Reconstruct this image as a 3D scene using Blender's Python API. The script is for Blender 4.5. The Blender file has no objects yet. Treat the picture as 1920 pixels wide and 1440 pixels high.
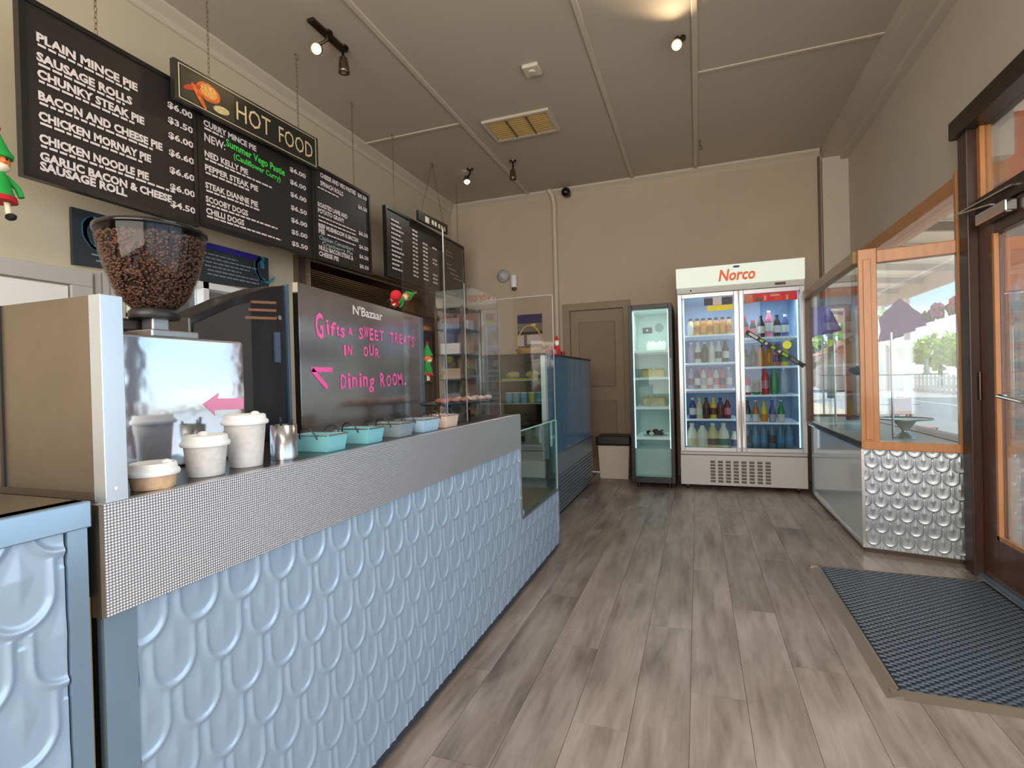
import bpy, bmesh, math, random
from mathutils import Vector, Matrix
random.seed(7)
PI = math.pi
C = bpy.context.scene.collection
S = bpy.context.scene

# ------------------------------------------------------------------ camera, world, light, exposure
cam_d = bpy.data.cameras.new('camera')
cam = bpy.data.objects.new('camera', cam_d); C.objects.link(cam); S.camera = cam
cam_d.sensor_width = 36.0; cam_d.lens = 968.0/1920*36; cam_d.clip_start = 0.02; cam_d.clip_end = 500
fwd_h = Vector((348.0, -16.0, 968.0)); ref_h = Vector((-652.0, 10.0, 968.0))     # image of +Y and of a second horizon point
Yc = fwd_h.normalized(); up = Yc.cross(ref_h).normalized()
if up.y > 0: up = -up
Xc = Yc.cross(up)
Rm = Matrix((Xc, Yc, up))                                   # camera coords -> world
right = Rm @ Vector((1, 0, 0)); down = Rm @ Vector((0, 1, 0)); fw = Rm @ Vector((0, 0, 1))
M4 = Matrix((( right.x, -down.x, -fw.x, 0.0), (right.y, -down.y, -fw.y, 0.0), (right.z, -down.z, -fw.z, 1.12), (0, 0, 0, 1)))
cam.matrix_world = M4

S.view_settings.view_transform = 'Standard'; S.view_settings.look = 'None'
S.view_settings.gamma = 1.0; S.view_settings.use_curve_mapping = False
S.view_settings.exposure = 0.22

def sl(c):
    return tuple(((x/12.92) if x <= .04045 else ((x+.055)/1.055)**2.4) for x in c)
def rgb(r, g, b): return sl((r/255, g/255, b/255))

W = bpy.data.worlds.new('sky'); S.world = W; W.use_nodes = True
nt = W.node_tree; nt.nodes.clear()
def N(nt, t, **k):
    n = nt.nodes.new(t)
    for a, b in k.items(): setattr(n, a, b)
    return n
tc = N(nt, 'ShaderNodeTexCoord'); sep = N(nt, 'ShaderNodeSeparateXYZ'); nt.links.new(tc.outputs['Generated'], sep.inputs[0])
gr = N(nt, 'ShaderNodeValToRGB'); nt.links.new(sep.outputs['Z'], gr.inputs[0])
gr.color_ramp.elements[0].position = 0.0; gr.color_ramp.elements[0].color = (*rgb(214, 228, 238), 1)
gr.color_ramp.elements[1].position = 0.55; gr.color_ramp.elements[1].color = (*rgb(72, 140, 205), 1)
e = gr.color_ramp.elements.new(0.2); e.color = (*rgb(140, 194, 232), 1)
mp = N(nt, 'ShaderNodeMapping'); mp.inputs['Scale'].default_value = (1.5, 1.5, 5.0); nt.links.new(tc.outputs['Generated'], mp.inputs[0])
nz = N(nt, 'ShaderNodeTexNoise'); nz.inputs['Scale'].default_value = 2.2; nz.inputs['Detail'].default_value = 6; nt.links.new(mp.outputs[0], nz.inputs[0])
cr = N(nt, 'ShaderNodeValToRGB'); cr.color_ramp.elements[0].position = .46; cr.color_ramp.elements[1].position = .62
nt.links.new(nz.outputs[0], cr.inputs[0])
mx = N(nt, 'ShaderNodeMixRGB'); nt.links.new(cr.outputs[0], mx.inputs[0]); nt.links.new(gr.outputs[0], mx.inputs[1])
mx.inputs[2].default_value = (.93, .94, .96, 1)
bgn = N(nt, 'ShaderNodeBackground'); bgn.inputs[1].default_value = 1.8; nt.links.new(mx.outputs[0], bgn.inputs[0])
ow = N(nt, 'ShaderNodeOutputWorld'); nt.links.new(bgn.outputs[0], ow.inputs[0])

sun_d = bpy.data.lights.new('sun', 'SUN'); sun = bpy.data.objects.new('sun', sun_d); C.objects.link(sun)
sun_d.energy = 5.5; sun_d.color = (1, .93, .82); sun_d.angle = .01
sun.rotation_euler = Vector((.50, .35, .79)).to_track_quat('Z', 'Y').to_euler()

def area(name, loc, target, sx, sy, e, col):
    d = bpy.data.lights.new(name, 'AREA'); d.shape = 'RECTANGLE'; d.size = sx; d.size_y = sy; d.energy = e; d.color = col
    o = bpy.data.objects.new(name, d); C.objects.link(o); o.location = loc
    o.rotation_euler = (Vector(loc)-Vector(target)).to_track_quat('Z', 'Y').to_euler(); return o
area('shopfront_daylight', (1.60, .3, 1.45), (-1, .3, 1.2), 4.4, 2.1, 33, (.66, .83, 1.0))       # big street windows beside the camera
area('rear_fill_light', (-.4, -2.4, 1.9), (-.2, 6, 1.9), 3.6, 2.4, 170, (1.0, .90, .80))  # added warm fill behind the camera; no window stands there
area('rear_ceiling_fill', (.0, -.9, 3.30), (-.1, -.2, 0), 1.8, 1.2, 15, (1.0, .92, .84))  # unseen area light added overhead to lift the interior
area('ceiling_fill', (-.1, 1.3, 3.36), (-.1, 1.8, 0), 1.0, 1.0, 13, (1.0, .90, .80))  # extra overhead fill, out of view, added to brighten the room
area('kitchen_lamp', (-3.9, 4.4, 2.6), (-3.6, 4.4, 0), .6, 1.2, 18, (1.0, .75, .5))

# ------------------------------------------------------------------ materials
MATS = {}
def base(name):
    m = bpy.data.materials.new(name); m.use_nodes = True
    p = m.node_tree.nodes['Principled BSDF']; MATS[name] = m
    return m, m.node_tree, p
def mat(name, c, rough=.5, metal=0.0, var=0.0, vs=6.0, bump=0.0, bs=60.0, emit=0.0, stretch=(1, 1, 1), coat=0.0, trans=0.0, spec=None):
    if name in MATS: return MATS[name]
    m, nt, p = base(name)
    col = (*rgb(*c), 1)
    p.inputs['Base Color'].default_value = col
    p.inputs['Roughness'].default_value = rough; p.inputs['Metallic'].default_value = metal
    if coat: p.inputs['Coat Weight'].default_value = coat; p.inputs['Coat Roughness'].default_value = .06
    if trans: p.inputs['Transmission Weight'].default_value = trans
    if spec is not None: p.inputs['Specular IOR Level'].default_value = spec
    if emit: p.inputs['Emission Color'].default_value = col; p.inputs['Emission Strength'].default_value = emit
    if var or bump:
        tc = N(nt, 'ShaderNodeTexCoord'); mp = N(nt, 'ShaderNodeMapping'); mp.inputs['Scale'].default_value = stretch
        nt.links.new(tc.outputs['Object'], mp.inputs[0])
    if var:
        nz = N(nt, 'ShaderNodeTexNoise'); nz.inputs['Scale'].default_value = vs; nz.inputs['Detail'].default_value = 5; nz.inputs['Roughness'].default_value = .6
        nt.links.new(mp.outputs[0], nz.inputs[0])
        r = N(nt, 'ShaderNodeValToRGB')
        r.color_ramp.elements[0].position = .3; r.color_ramp.elements[1].position = .7
        r.color_ramp.elements[0].color = (*[x*(1-var) for x in col[:3]], 1)
        r.color_ramp.elements[1].color = (*[min(1, x*(1+var)) for x in col[:3]], 1)
        nt.links.new(nz.outputs[0], r.inputs[0]); nt.links.new(r.outputs[0], p.inputs['Base Color'])
    if bump:
        n2 = N(nt, 'ShaderNodeTexNoise'); n2.inputs['Scale'].default_value = bs; n2.inputs['Detail'].default_value = 3
        nt.links.new(mp.outputs[0], n2.inputs[0])
        b = N(nt, 'ShaderNodeBump'); b.inputs['Strength'].default_value = bump; b.inputs['Distance'].default_value = .004
        nt.links.new(n2.outputs[0], b.inputs['Height']); nt.links.new(b.outputs[0], p.inputs['Normal'])
    return m
def glass(name, tint=(240, 248, 245), refl=.5, rough=.0, base_r=.04):
    if name in MATS: return MATS[name]
    m = bpy.data.materials.new(name); m.use_nodes = True; nt = m.node_tree; nt.nodes.clear(); MATS[name] = m
    t = N(nt, 'ShaderNodeBsdfTransparent'); t.inputs[0].default_value = (*rgb(*tint), 1)
    g = N(nt, 'ShaderNodeBsdfGlossy'); g.inputs['Roughness'].default_value = rough; g.inputs[0].default_value = (.95, .97, 1, 1)
    fr = N(nt, 'ShaderNodeFresnel'); fr.inputs[0].default_value = 1.45
    ma = N(nt, 'ShaderNodeMath', operation='MULTIPLY_ADD'); ma.inputs[1].default_value = refl; ma.inputs[2].default_value = base_r*.5
    ma.use_clamp = True
    nt.links.new(fr.outputs[0], ma.inputs[0])
    mi = N(nt, 'ShaderNodeMixShader'); nt.links.new(ma.outputs[0], mi.inputs[0]); nt.links.new(t.outputs[0], mi.inputs[1]); nt.links.new(g.outputs[0], mi.inputs[2])
    o = N(nt, 'ShaderNodeOutputMaterial'); nt.links.new(mi.outputs[0], o.inputs[0])
    return m

WALL = mat('wall_paint', (186, 170, 150), .75, var=.05, vs=1.3, bump=.15, bs=30)
WALLL = mat('left_wall_paint', (196, 186, 162), .75, var=.05, vs=1.1)
WALLR = mat('right_wall_paint', (198, 188, 174), .75, var=.05, vs=1.1)
CEIL = mat('ceiling_paint', (184, 175, 160), .8, var=.04, vs=.8)
TRIM = mat('trim_paint', (196, 186, 168), .6)
DOORP = mat('door_paint', (140, 122, 98), .5, var=.04)
GREYP = mat('grey_paint', (182, 180, 176), .6)
STEEL = mat('brushed_steel', (170, 172, 174), .28, .95, var=.08, vs=5, bump=.12, bs=40, stretch=(1, 1, 14))
DSTEEL = mat('dull_steel', (128, 118, 104), .42, .85, var=.14, vs=4, bump=.1, bs=30)
MIRROR = mat('polished_steel', (226, 232, 240), .07, .98, bump=.25, bs=7)
CHROME = mat('chrome', (210, 212, 215), .12, 1.0)
DARKMET = mat('bronze_metal', (78, 70, 62), .3, .9)
BLACK = mat('black_plastic', (24, 24, 26), .4)
GLOSSB = mat('black_gloss', (16, 17, 19), .12)
BOARD = mat('letterboard_black', (33, 29, 28), .55, var=.12, vs=20, stretch=(1, 1, 6))
FRAMEB = mat('black_frame', (24, 24, 24), .3)
WHITE = mat('white_plastic', (232, 234, 232), .4)
OFFW = mat('white_enamel', (196, 200, 202), .35)
LETTER = mat('white_lettering', (222, 214, 212), .6)
PALE = mat('pale_blue_metal', (162, 184, 204), .26, .25, var=.03, vs=3, coat=.25)
BLUETRIM = mat('blue_steel_trim', (148, 178, 202), .25, .7, var=.05)
TIMBER = mat('orange_timber', (186, 126, 72), .4, var=.16, vs=9, stretch=(3, 3, .4), coat=.2)
TIMBERY = mat('orange_timber_rail', (186, 126, 72), .4, var=.16, vs=9, stretch=(3, .4, 3), coat=.2)
TIMBERP = mat('pale_timber', (158, 124, 84), .45, var=.14, vs=8, stretch=(3, .4, 3))
DARKWOOD = mat('dark_timber', (62, 42, 34), .35, var=.25, vs=10, stretch=(4, 4, .4))
REDWOOD = mat('red_brown_timber', (88, 52, 40), .32, var=.22, vs=9, stretch=(4, 4, .4), coat=.2)
YWOOD = mat('raw_pine', (176, 142, 76), .6, var=.15, vs=9, stretch=(3, 3, .4))
GLASS = glass('clear_glass', (246, 250, 248), .22, .0, .03)
ACRYL = glass('acrylic', (247, 246, 246), .11, .02, .05)
ACGLOW = mat('acrylic_edge_glow', (176, 176, 176), .3)  # edge glow of the sheets put in as a pale colour
GREENGL = mat('glass_edge', (176, 216, 206), .2, emit=0.0)
BLUEGL = mat('blue_tinted_glass', (86, 122, 144), .12, coat=.4, var=.12, vs=2)
WINGL = glass('window_glass', (250, 252, 252), .5)
LED = mat('led_strip', (225, 245, 245), .5, emit=3.0)
RUBBER = mat('rubber_black', (28, 34, 40), .55)
FLOORB = mat('subfloor', (78, 70, 64), .7)

def textured_steel():
    m, nt, p = base('dimpled_steel'); p.inputs['Metallic'].default_value = .85; p.inputs['Roughness'].default_value = .34
    p.inputs['Base Color'].default_value = (*rgb(206, 204, 206), 1)
    tc = N(nt, 'ShaderNodeTexCoord'); s = N(nt, 'ShaderNodeSeparateXYZ'); nt.links.new(tc.outputs['Object'], s.inputs[0])
    outs = []
    for ax in ('Y', 'Z'):
        a = N(nt, 'ShaderNodeMath', operation='MULTIPLY'); a.inputs[1].default_value = 2*PI/.0048; nt.links.new(s.outputs[ax], a.inputs[0])
        b = N(nt, 'ShaderNodeMath', operation='SINE'); nt.links.new(a.outputs[0], b.inputs[0]); outs.append(b)
    c = N(nt, 'ShaderNodeMath', operation='ADD'); nt.links.new(outs[0].outputs[0], c.inputs[0]); nt.links.new(outs[1].outputs[0], c.inputs[1])
    b = N(nt, 'ShaderNodeBump'); b.inputs['Strength'].default_value = .3; b.inputs['Distance'].default_value = .0010
    nt.links.new(c.outputs[0], b.inputs['Height']); nt.links.new(b.outputs[0], p.inputs['Normal'])
    return m
DIMPLE = textured_steel()

def plank_mat():
    m, nt, p = base('vinyl_plank'); p.inputs['Roughness'].default_value = .36
    tc = N(nt, 'ShaderNodeTexCoord'); oi = N(nt, 'ShaderNodeObjectInfo')
    ad = N(nt, 'ShaderNodeVectorMath', operation='ADD')
    sc = N(nt, 'ShaderNodeVectorMath', operation='SCALE'); nt.links.new(oi.outputs['Location'], sc.inputs[0]); sc.inputs['Scale'].default_value = 3.7
    nt.links.new(tc.outputs['Object'], ad.inputs[0]); nt.links.new(sc.outputs[0], ad.inputs[1])
    mp = N(nt, 'ShaderNodeMapping'); mp.inputs['Scale'].default_value = (14, 1.6, 1); nt.links.new(ad.outputs[0], mp.inputs[0])
    nz = N(nt, 'ShaderNodeTexNoise'); nz.inputs['Scale'].default_value = 1.6; nz.inputs['Detail'].default_value = 8; nz.inputs['Roughness'].default_value = .65; nz.inputs['Distortion'].default_value = .6
    nt.links.new(mp.outputs[0], nz.inputs[0])
    mp2 = N(nt, 'ShaderNodeMapping'); mp2.inputs['Scale'].default_value = (5, 1.3, 1); nt.links.new(ad.outputs[0], mp2.inputs[0])
    n2 = N(nt, 'ShaderNodeTexNoise'); n2.inputs['Scale'].default_value = 1.5; n2.inputs['Detail'].default_value = 3; nt.links.new(mp2.outputs[0], n2.inputs[0])
    m1 = N(nt, 'ShaderNodeMath', operation='MULTIPLY_ADD'); m1.inputs[1].default_value = .5; nt.links.new(nz.outputs[0], m1.inputs[0])
    m0 = N(nt, 'ShaderNodeMath', operation='MULTIPLY'); m0.inputs[1].default_value = .5; nt.links.new(n2.outputs[0], m0.inputs[0]); nt.links.new(m0.outputs[0], m1.inputs[2])
    m2 = N(nt, 'ShaderNodeMath', operation='MULTIPLY_ADD'); m2.inputs[1].default_value = .10; nt.links.new(oi.outputs['Random'], m2.inputs[0])
    nt.links.new(m1.outputs[0], m2.inputs[2])
    r = N(nt, 'ShaderNodeValToRGB'); nt.links.new(m2.outputs[0], r.inputs[0])
    r.color_ramp.elements[0].position = .36; r.color_ramp.elements[0].color = (*rgb(98, 86, 78), 1)
    r.color_ramp.elements[1].position = .70; r.color_ramp.elements[1].color = (*rgb(170, 158, 148), 1)
    e = r.color_ramp.elements.new(.52); e.color = (*rgb(140, 128, 118), 1)
    nt.links.new(r.outputs[0], p.inputs['Base Color'])
    b = N(nt, 'ShaderNodeBump'); b.inputs['Strength'].default_value = .12; b.inputs['Distance'].default_value = .003
    nt.links.new(nz.outputs[0], b.inputs['Height']); nt.links.new(b.outputs[0], p.inputs['Normal'])
    return m
PLANK = plank_mat()

# ------------------------------------------------------------------ mesh building
class B:
    def __init__(s): s.v = []; s.f = []; s.m = []; s.s = []; s.ch = []
    def add(s, vs, fs, mi=0, sm=False):
        o = len(s.v); s.v += [tuple(v) for v in vs]; s.ch.append((o, len(s.v), len(s.f), len(s.f)+len(fs)))
        for f in fs: s.f.append(tuple(i+o for i in f)); s.m.append(mi); s.s.append(sm)
        return s
    def box(s, x0, x1, y0, y1, z0, z1, mi=0):
        v = [(x, y, z) for z in (z0, z1) for y in (y0, y1) for x in (x0, x1)]
        return s.add(v, [(0, 2, 3, 1), (4, 5, 7, 6), (0, 1, 5, 4), (2, 6, 7, 3), (0, 4, 6, 2), (1, 3, 7, 5)], mi)
    def obox(s, c, ax, ay, az, mi=0):
        c = Vector(c); ax = Vector(ax); ay = Vector(ay); az = Vector(az)
        v = [c+i*ax+j*ay+k*az for k in (-1, 1) for j in (-1, 1) for i in (-1, 1)]
        return s.add(v, [(0, 2, 3, 1), (4, 5, 7, 6), (0, 1, 5, 4), (2, 6, 7, 3), (0, 4, 6, 2), (1, 3, 7, 5)], mi)
    def bar(s, a, b, w, h, mi=0):
        a = Vector(a); b = Vector(b); d = (b-a).normalized()
        u = Vector((0, 0, 1)) if abs(d.z) < .9 else Vector((0, 1, 0))
        r = d.cross(u).normalized(); t = r.cross(d).normalized()
        return s.obox((a+b)/2, (b-a)/2, r*w/2, t*h/2, mi)
    def lathe(s, prof, c=(0, 0, 0), n=20, mi=0, axis='z', sm=True, close=True):
        c = Vector(c); vs = []
        for r, h in prof:
            for k in range(n):
                a = 2*PI*k/n; p = (r*math.cos(a), r*math.sin(a), h)
                if axis == 'x': p = (p[2], p[0], p[1])
                if axis == 'y': p = (p[0], p[2], p[1])
                vs.append(c+Vector(p))
        fs = []
        for i in range(len(prof)-1):
            for k in range(n):
                a = i*n+k; b = i*n+(k+1) % n; fs.append((a, b, b+n, a+n))
        s.add(vs, fs, mi, sm)
        if close:
            L = len(prof)-1
            if prof[0][0] > 1e-5: s.add([vs[k] for k in range(n)], [tuple(reversed(range(n)))], mi)
            if prof[L][0] > 1e-5: s.add([vs[L*n+k] for k in range(n)], [tuple(range(n))], mi)
        return s
    def tube(s, pts, r, n=8, mi=0):
        pts = [Vector(p) for p in pts]; vs = []; fs = []
        pu = None
        for i, p in enumerate(pts):
            d = (pts[min(i+1, len(pts)-1)]-pts[max(i-1, 0)]).normalized()
            if pu is None: pu = d.orthogonal().normalized()
            u = (pu-d*pu.dot(d)).normalized(); w = d.cross(u); pu = u
            rr = r[i] if isinstance(r, (list, tuple)) else r
            for k in range(n):
                a = 2*PI*k/n; vs.append(p+(u*math.cos(a)+w*math.sin(a))*rr)
        for i in range(len(pts)-1):
            for k in range(n): a = i*n+k; b = i*n+(k+1) % n; fs.append((a, b, b+n, a+n))
        s.add(vs, fs, mi, True)
        s.add(vs[:n], [tuple(reversed(range(n)))], mi); s.add(vs[-n:], [tuple(range(n))], mi)
        return s
    def ball(s, c, r, n=12, mi=0, sc=(1, 1, 1), noise=0):
        c = Vector(c); vs = []; h = n//2+1
        for i in range(h+1):
            t = PI*i/h
            for k in range(n):
                a = 2*PI*k/n; q = 1+random.uniform(-noise, noise) if noise else 1
                vs.append(c+Vector((r*q*sc[0]*math.sin(t)*math.cos(a), r*q*sc[1]*math.sin(t)*math.sin(a), r*q*sc[2]*math.cos(t))))
        fs = []
        for i in range(h):
            for k in range(n):
                a = i*n+k; b = i*n+(k+1) % n; fs.append((a+n, b+n, b, a))
        return s.add(vs, fs, mi, True)
    def prism(s, poly, axis, a, b, mi=0):
        def P(p, t):
            return (t, p[0], p[1]) if axis == 'x' else ((p[0], t, p[1]) if axis == 'y' else (p[0], p[1], t))
        n = len(poly); vs = [P(p, a) for p in poly]+[P(p, b) for p in poly]
        fs = [tuple(range(n)), tuple(range(2*n-1, n-1, -1))]+[((i+1) % n, i, i+n, (i+1) % n+n) for i in range(n)]
        return s.add(vs, fs, mi)

def link(name, b, mats, parent=None, sm=None, bevel=0, flip=False):
    me = bpy.data.meshes.new(name)
    off = Vector((0, 0, 0))
    p = parent
    while p is not None: off += p.location; p = p.parent
    me.from_pydata([Vector(v)-off for v in b.v], [], b.f)
    if not isinstance(mats, (list, tuple)): mats = [mats]
    for m in mats: me.materials.append(m)
    me.polygons.foreach_set('material_index', b.m); me.polygons.foreach_set('use_smooth', b.s if sm is None else [sm]*len(b.f))
    bm = bmesh.new(); bm.from_mesh(me); bmesh.ops.recalc_face_normals(bm, faces=bm.faces); bm.to_mesh(me); bm.free()
    me.update()
    o = bpy.data.objects.new(name, me); C.objects.link(o)
    if parent: o.parent = parent
    if bevel:
        md = o.modifiers.new('bevel', 'BEVEL'); md.width = bevel; md.segments = 2; md.limit_method = 'ANGLE'; md.angle_limit = .7
    return o
def link_pieces(name, b, mats, parent=None, gap=.008, **k):
    """one object for each cluster of touching chunks"""
    bb = []
    for v0, v1, f0, f1 in b.ch:
        P = b.v[v0:v1]; bb.append(([min(p[i] for p in P)-gap for i in range(3)], [max(p[i] for p in P)+gap for i in range(3)]))
    par = list(range(len(bb)))
    def find(i):
        while par[i] != i: i = par[i]
        return i
    for i in range(len(bb)):
        for j in range(i):
            if all(bb[i][0][q] <= bb[j][1][q] and bb[j][0][q] <= bb[i][1][q] for q in range(3)): par[find(i)] = find(j)
    g = {}
    for i in range(len(bb)): g.setdefault(find(i), []).append(i)
    out = []
    for ids in g.values():
        nb = B()
        for i in ids:
            v0, v1, f0, f1 = b.ch[i]
            o = len(nb.v)
            nb.v += b.v[v0:v1]; nb.f += [tuple(q-v0+o for q in f) for f in b.f[f0:f1]]; nb.m += b.m[f0:f1]; nb.s += b.s[f0:f1]
        out.append(link(name, nb, mats, parent, **k))
    return out
def struct(name, b, mats, parent=None, **k):
    o = link(name, b, mats, parent, **k)
    if parent is None: o['kind'] = 'structure'
    return o
def sempty(name, loc=(0, 0, 0)):
    o = bpy.data.objects.new(name, None); C.objects.link(o); o.location = loc; o['kind'] = 'structure'; return o
def thing(name, label, cat, loc, group=None):
    o = bpy.data.objects.new(name, None); C.objects.link(o); o.location = loc; o['label'] = label; o['category'] = cat
    if group: o['group'] = group
    return o
def tag(o, label, cat, group=None):
    o['label'] = label; o['category'] = cat
    if group: o['group'] = group
    return o
def dup(root, loc, label=None, rz=None, group=None):
    r = root.copy(); C.objects.link(r); r.location = loc
    if rz is not None: r.rotation_euler[2] = rz
    if label: r['label'] = label
    if group: r['group'] = group
    for ch in list(root.children):
        c = ch.copy(); C.objects.link(c); c.parent = r
        for g in list(ch.children):
            d = g.copy(); C.objects.link(d); d.parent = c
    return r
ORD = ['first', 'second', 'third', 'fourth', 'fifth', 'sixth', 'seventh', 'eighth', 'ninth', 'tenth', 'eleventh', 'twelfth']

_tc = {}
def text_geo(t, bold=.0, shear=0.0):
    k = (t, bold, shear)
    if k in _tc: return _tc[k]
    cu = bpy.data.curves.new('t', 'FONT'); cu.body = t; cu.size = 1; cu.offset = bold; cu.shear = shear; cu.resolution_u = 2; cu.align_x = 'LEFT'
    o = bpy.data.objects.new('t', cu); C.objects.link(o)
    me = bpy.data.meshes.new_from_object(o)
    v = [tuple(p.co) for p in me.vertices]; f = [tuple(p.vertices) for p in me.polygons]
    bpy.data.objects.remove(o); bpy.data.meshes.remove(me); bpy.data.curves.remove(cu)
    w = max([p[0] for p in v], default=0)
    _tc[k] = (v, f, w); return _tc[k]
def text(b, t, org, U, V, size, bold=.02, mi=0, fit=None, shear=0.0, wob=0):
    v, f, w = text_geo(t, bold, shear); org = Vector(org); U = Vector(U); V = Vector(V)
    sx = size if not fit else fit/w
    b.add([org+U*(p[0]*sx)+V*(p[1]*size) for p in v], f, mi)

# ------------------------------------------------------------------ floor, ceiling, walls
XL, XR, YB, ZC = -2.98, 1.47, 6.10, 3.40
YN = -2.6
floor = struct('floor', B().box(XL-.1, XR+.12, YN-.1, YB+.15, -.15, -.006), FLOORB)
pb = B(); pw, pl = .182, 1.22
pme = None; k = 0
x = -2.96
row = 0
while x < XR:
    y = .9 - (row*.47 % pl)
    while y < YB:
        y0, y1 = max(y, .85), min(y+pl, YB-.002)
        x1 = min(x+pw, XR-.002)
        if y1-y0 > .03 and x1-x > .02 and not (x < -1.2):
            if pme is not None and abs(y1-y0-pl) < 1e-4 and abs(x1-x-pw) < 1e-4:
                o = bpy.data.objects.new('plank', pme); C.objects.link(o); o.parent = floor
            else:
                w, l = x1-x, y1-y0
                b = B().box(.0007, w-.0007, .0007, l-.0007, -.006, 0)
                o = link('plank', b, PLANK, floor)
                if abs(l-pl) < 1e-4 and abs(w-pw) < 1e-4: pme = o.data
            o.location = (x, y0, 0)
        y += pl
    x += pw; row += 1
b = B().box(-2.96, x and -1.2, .85, YB-.01, -.006, 0); link('service_floor', b, mat('service_floor', (96, 84, 74), .5, var=.1), floor)
b = B().box(-2.96, XR-.01, YN, .85, -.006, 0); link('entry_floor', b, PLANK, floor)

ceil = struct('ceiling', B().box(XL-.1, XR+.12, YN-.1, YB+.15, ZC, ZC+.12), CEIL)
for xb in (-1.90, -.65, .03):
    link('batten', B().box(xb-.019, xb+.019, YN, YB-.05, ZC-.016, ZC), TRIM, ceil, bevel=.004)
link('batten', B().box(-2.92, -1.92, 4.155, 4.18, ZC-.010, ZC), TRIM, ceil)
link('batten', B().box(.05, 1.25, 4.155, 4.18, ZC-.008, ZC), TRIM, ceil)
struct('trim_1', B().prism([(XL, ZC), (XL+.085, ZC), (XL+.08, ZC-.018), (XL+.03, ZC-.05), (XL+.018, ZC-.085), (XL, ZC-.09)], 'y', YN, YB), TRIM)
struct('trim_2', B().prism([(YB, ZC), (YB-.07, ZC), (YB-.06, ZC-.02), (YB-.02, ZC-.05), (YB, ZC-.07)], 'x', XL, 1.22), TRIM)

# left wall with kitchen opening and glazed window
LW = B()
oy0, oy1, oz = 3.40, 5.80, 2.18
LW.box(XL-.1, XL, YN, 1.98, 0, ZC).box(XL-.1, XL, 2.92, oy0, 0, ZC).box(XL-.1, XL, oy1, YB, 0, ZC)
LW.box(XL-.1, XL, oy0, oy1, oz, ZC).box(XL-.1, XL, 1.98, 2.92, 0, 1.28).box(XL-.1, XL, 1.98, 2.92, 1.80, ZC)
struct('wall_left', LW, WALLL)
w = sempty('window_1', (XL, 2.45, 1.28))
fb = B()
for y in (1.98, 2.44, 2.88): fb.box(XL-.05, XL+.03, y, y+.04, 1.28, 1.80)
fb.box(XL-.05, XL+.03, 1.98, 2.92, 1.28, 1.32).box(XL-.05, XL+.03, 1.98, 2.92, 1.76, 1.80).box(XL-.05, XL+.03, 1.98, 2.92, 1.53, 1.55)
link('window_frame', fb, WHITE, w)
link('pane', B().box(XL-.035, XL-.03, 2.02, 2.44, 1.32, 1.76), WINGL, w); link('pane', B().box(XL-.035, XL-.03, 2.48, 2.88, 1.32, 1.76), WINGL, w)
# kitchen seen through the opening
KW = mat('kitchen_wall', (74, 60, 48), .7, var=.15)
kb = B().box(XL-1.9, XL-1.8, 3.0, 6.3, 0, 2.9).box(XL-1.8, XL-.1, 2.95, 3.05, 0, 2.9).box(XL-1.8, XL-.1, 6.15, 6.25, 0, 2.9).box(XL-1.8, XL-.1, 3.0, 6.2, 2.8, 2.9).box(XL-1.8, XL-.1, 3.0, 6.2, -.1, 0)
struct('wall_kitchen', kb, KW)
# white door + architrave on left wall
d = sempty('door_1', (XL, 1.2, 0))
link('architrave', B().box(XL, XL+.03, 1.70, 1.80, 0, 1.66).box(XL, XL+.03, .4, 1.8, 1.66, 1.74), GREYP, d, bevel=.004)
link('door_leaf', B().box(XL, XL+.02, .5, 1.69, 0.01, 1.65), WHITE, d)
pn = B()
for y in (1.82, 1.86, 1.90, 1.94): pn.box(XL, XL+.012, y, y+.028, .01, 1.75)
link('boarding', pn, GREYP, d)
# opening jamb + louvred canopy
jb = B().box(XL-.1, XL+.05, 3.26, 3.34, 0, 2.16)
struct('trim_3', jb, DSTEEL)
jb = B()
struct('trim_4', B().box(XL-.1, XL+.03, 3.34, 3.42, 0, 2.16), mat('weathered_timber', (150, 128, 96), .6, var=.3, vs=30, stretch=(1, 1, 6)))
lv = thing('louvred_shutter', 'dark louvred shutter raised above the kitchen servery under the menu boards', 'shutter', (XL-.05, 4.6, 2.1))
for i in range(11):
    z = 2.16-i*.028
    link('louver_slat', B().obox((XL-.30+i*.030, 4.6, z), (.022, 0, .004), (0, 1.18, 0), (-.001, 0, .003)), mat('slat_brown', (104, 86, 66), .45, .1, var=.1), lv)
link('rail', B().box(XL+.005, XL+.03, 3.42, 5.78, 2.162, 2.19), mat('slat_brown', (58, 48, 40)), lv)

ks = thing('kitchen_shelf', 'wooden shelf of pies glimpsed through the servery beside the price board', 'shelf', (-3.3, 5.8, 1.74))
link('shelf_board', B().box(-3.52, -3.10, 5.35, 6.145, 1.735, 1.755), DARKWOOD, ks)
link('bracket', B().box(-3.33, -3.30, 6.10, 6.148, 1.45, 1.735), DARKWOOD, ks)
for i in range(4):
    y = 5.50+i*.16
    tag(link('golden_pie', B().lathe([(.05, 1.7552), (.07, 1.80), (.066, 1.82), (.03, 1.84), (0, 1.842)], (-3.25-.05*(i % 2), y, 0), 18), mat('pie_golden', (214, 140, 62), .5, var=.35, vs=30)), '%s golden pie on the kitchen shelf beyond the servery' % ORD[i], 'pie', 'pies on the kitchen shelf')

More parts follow.
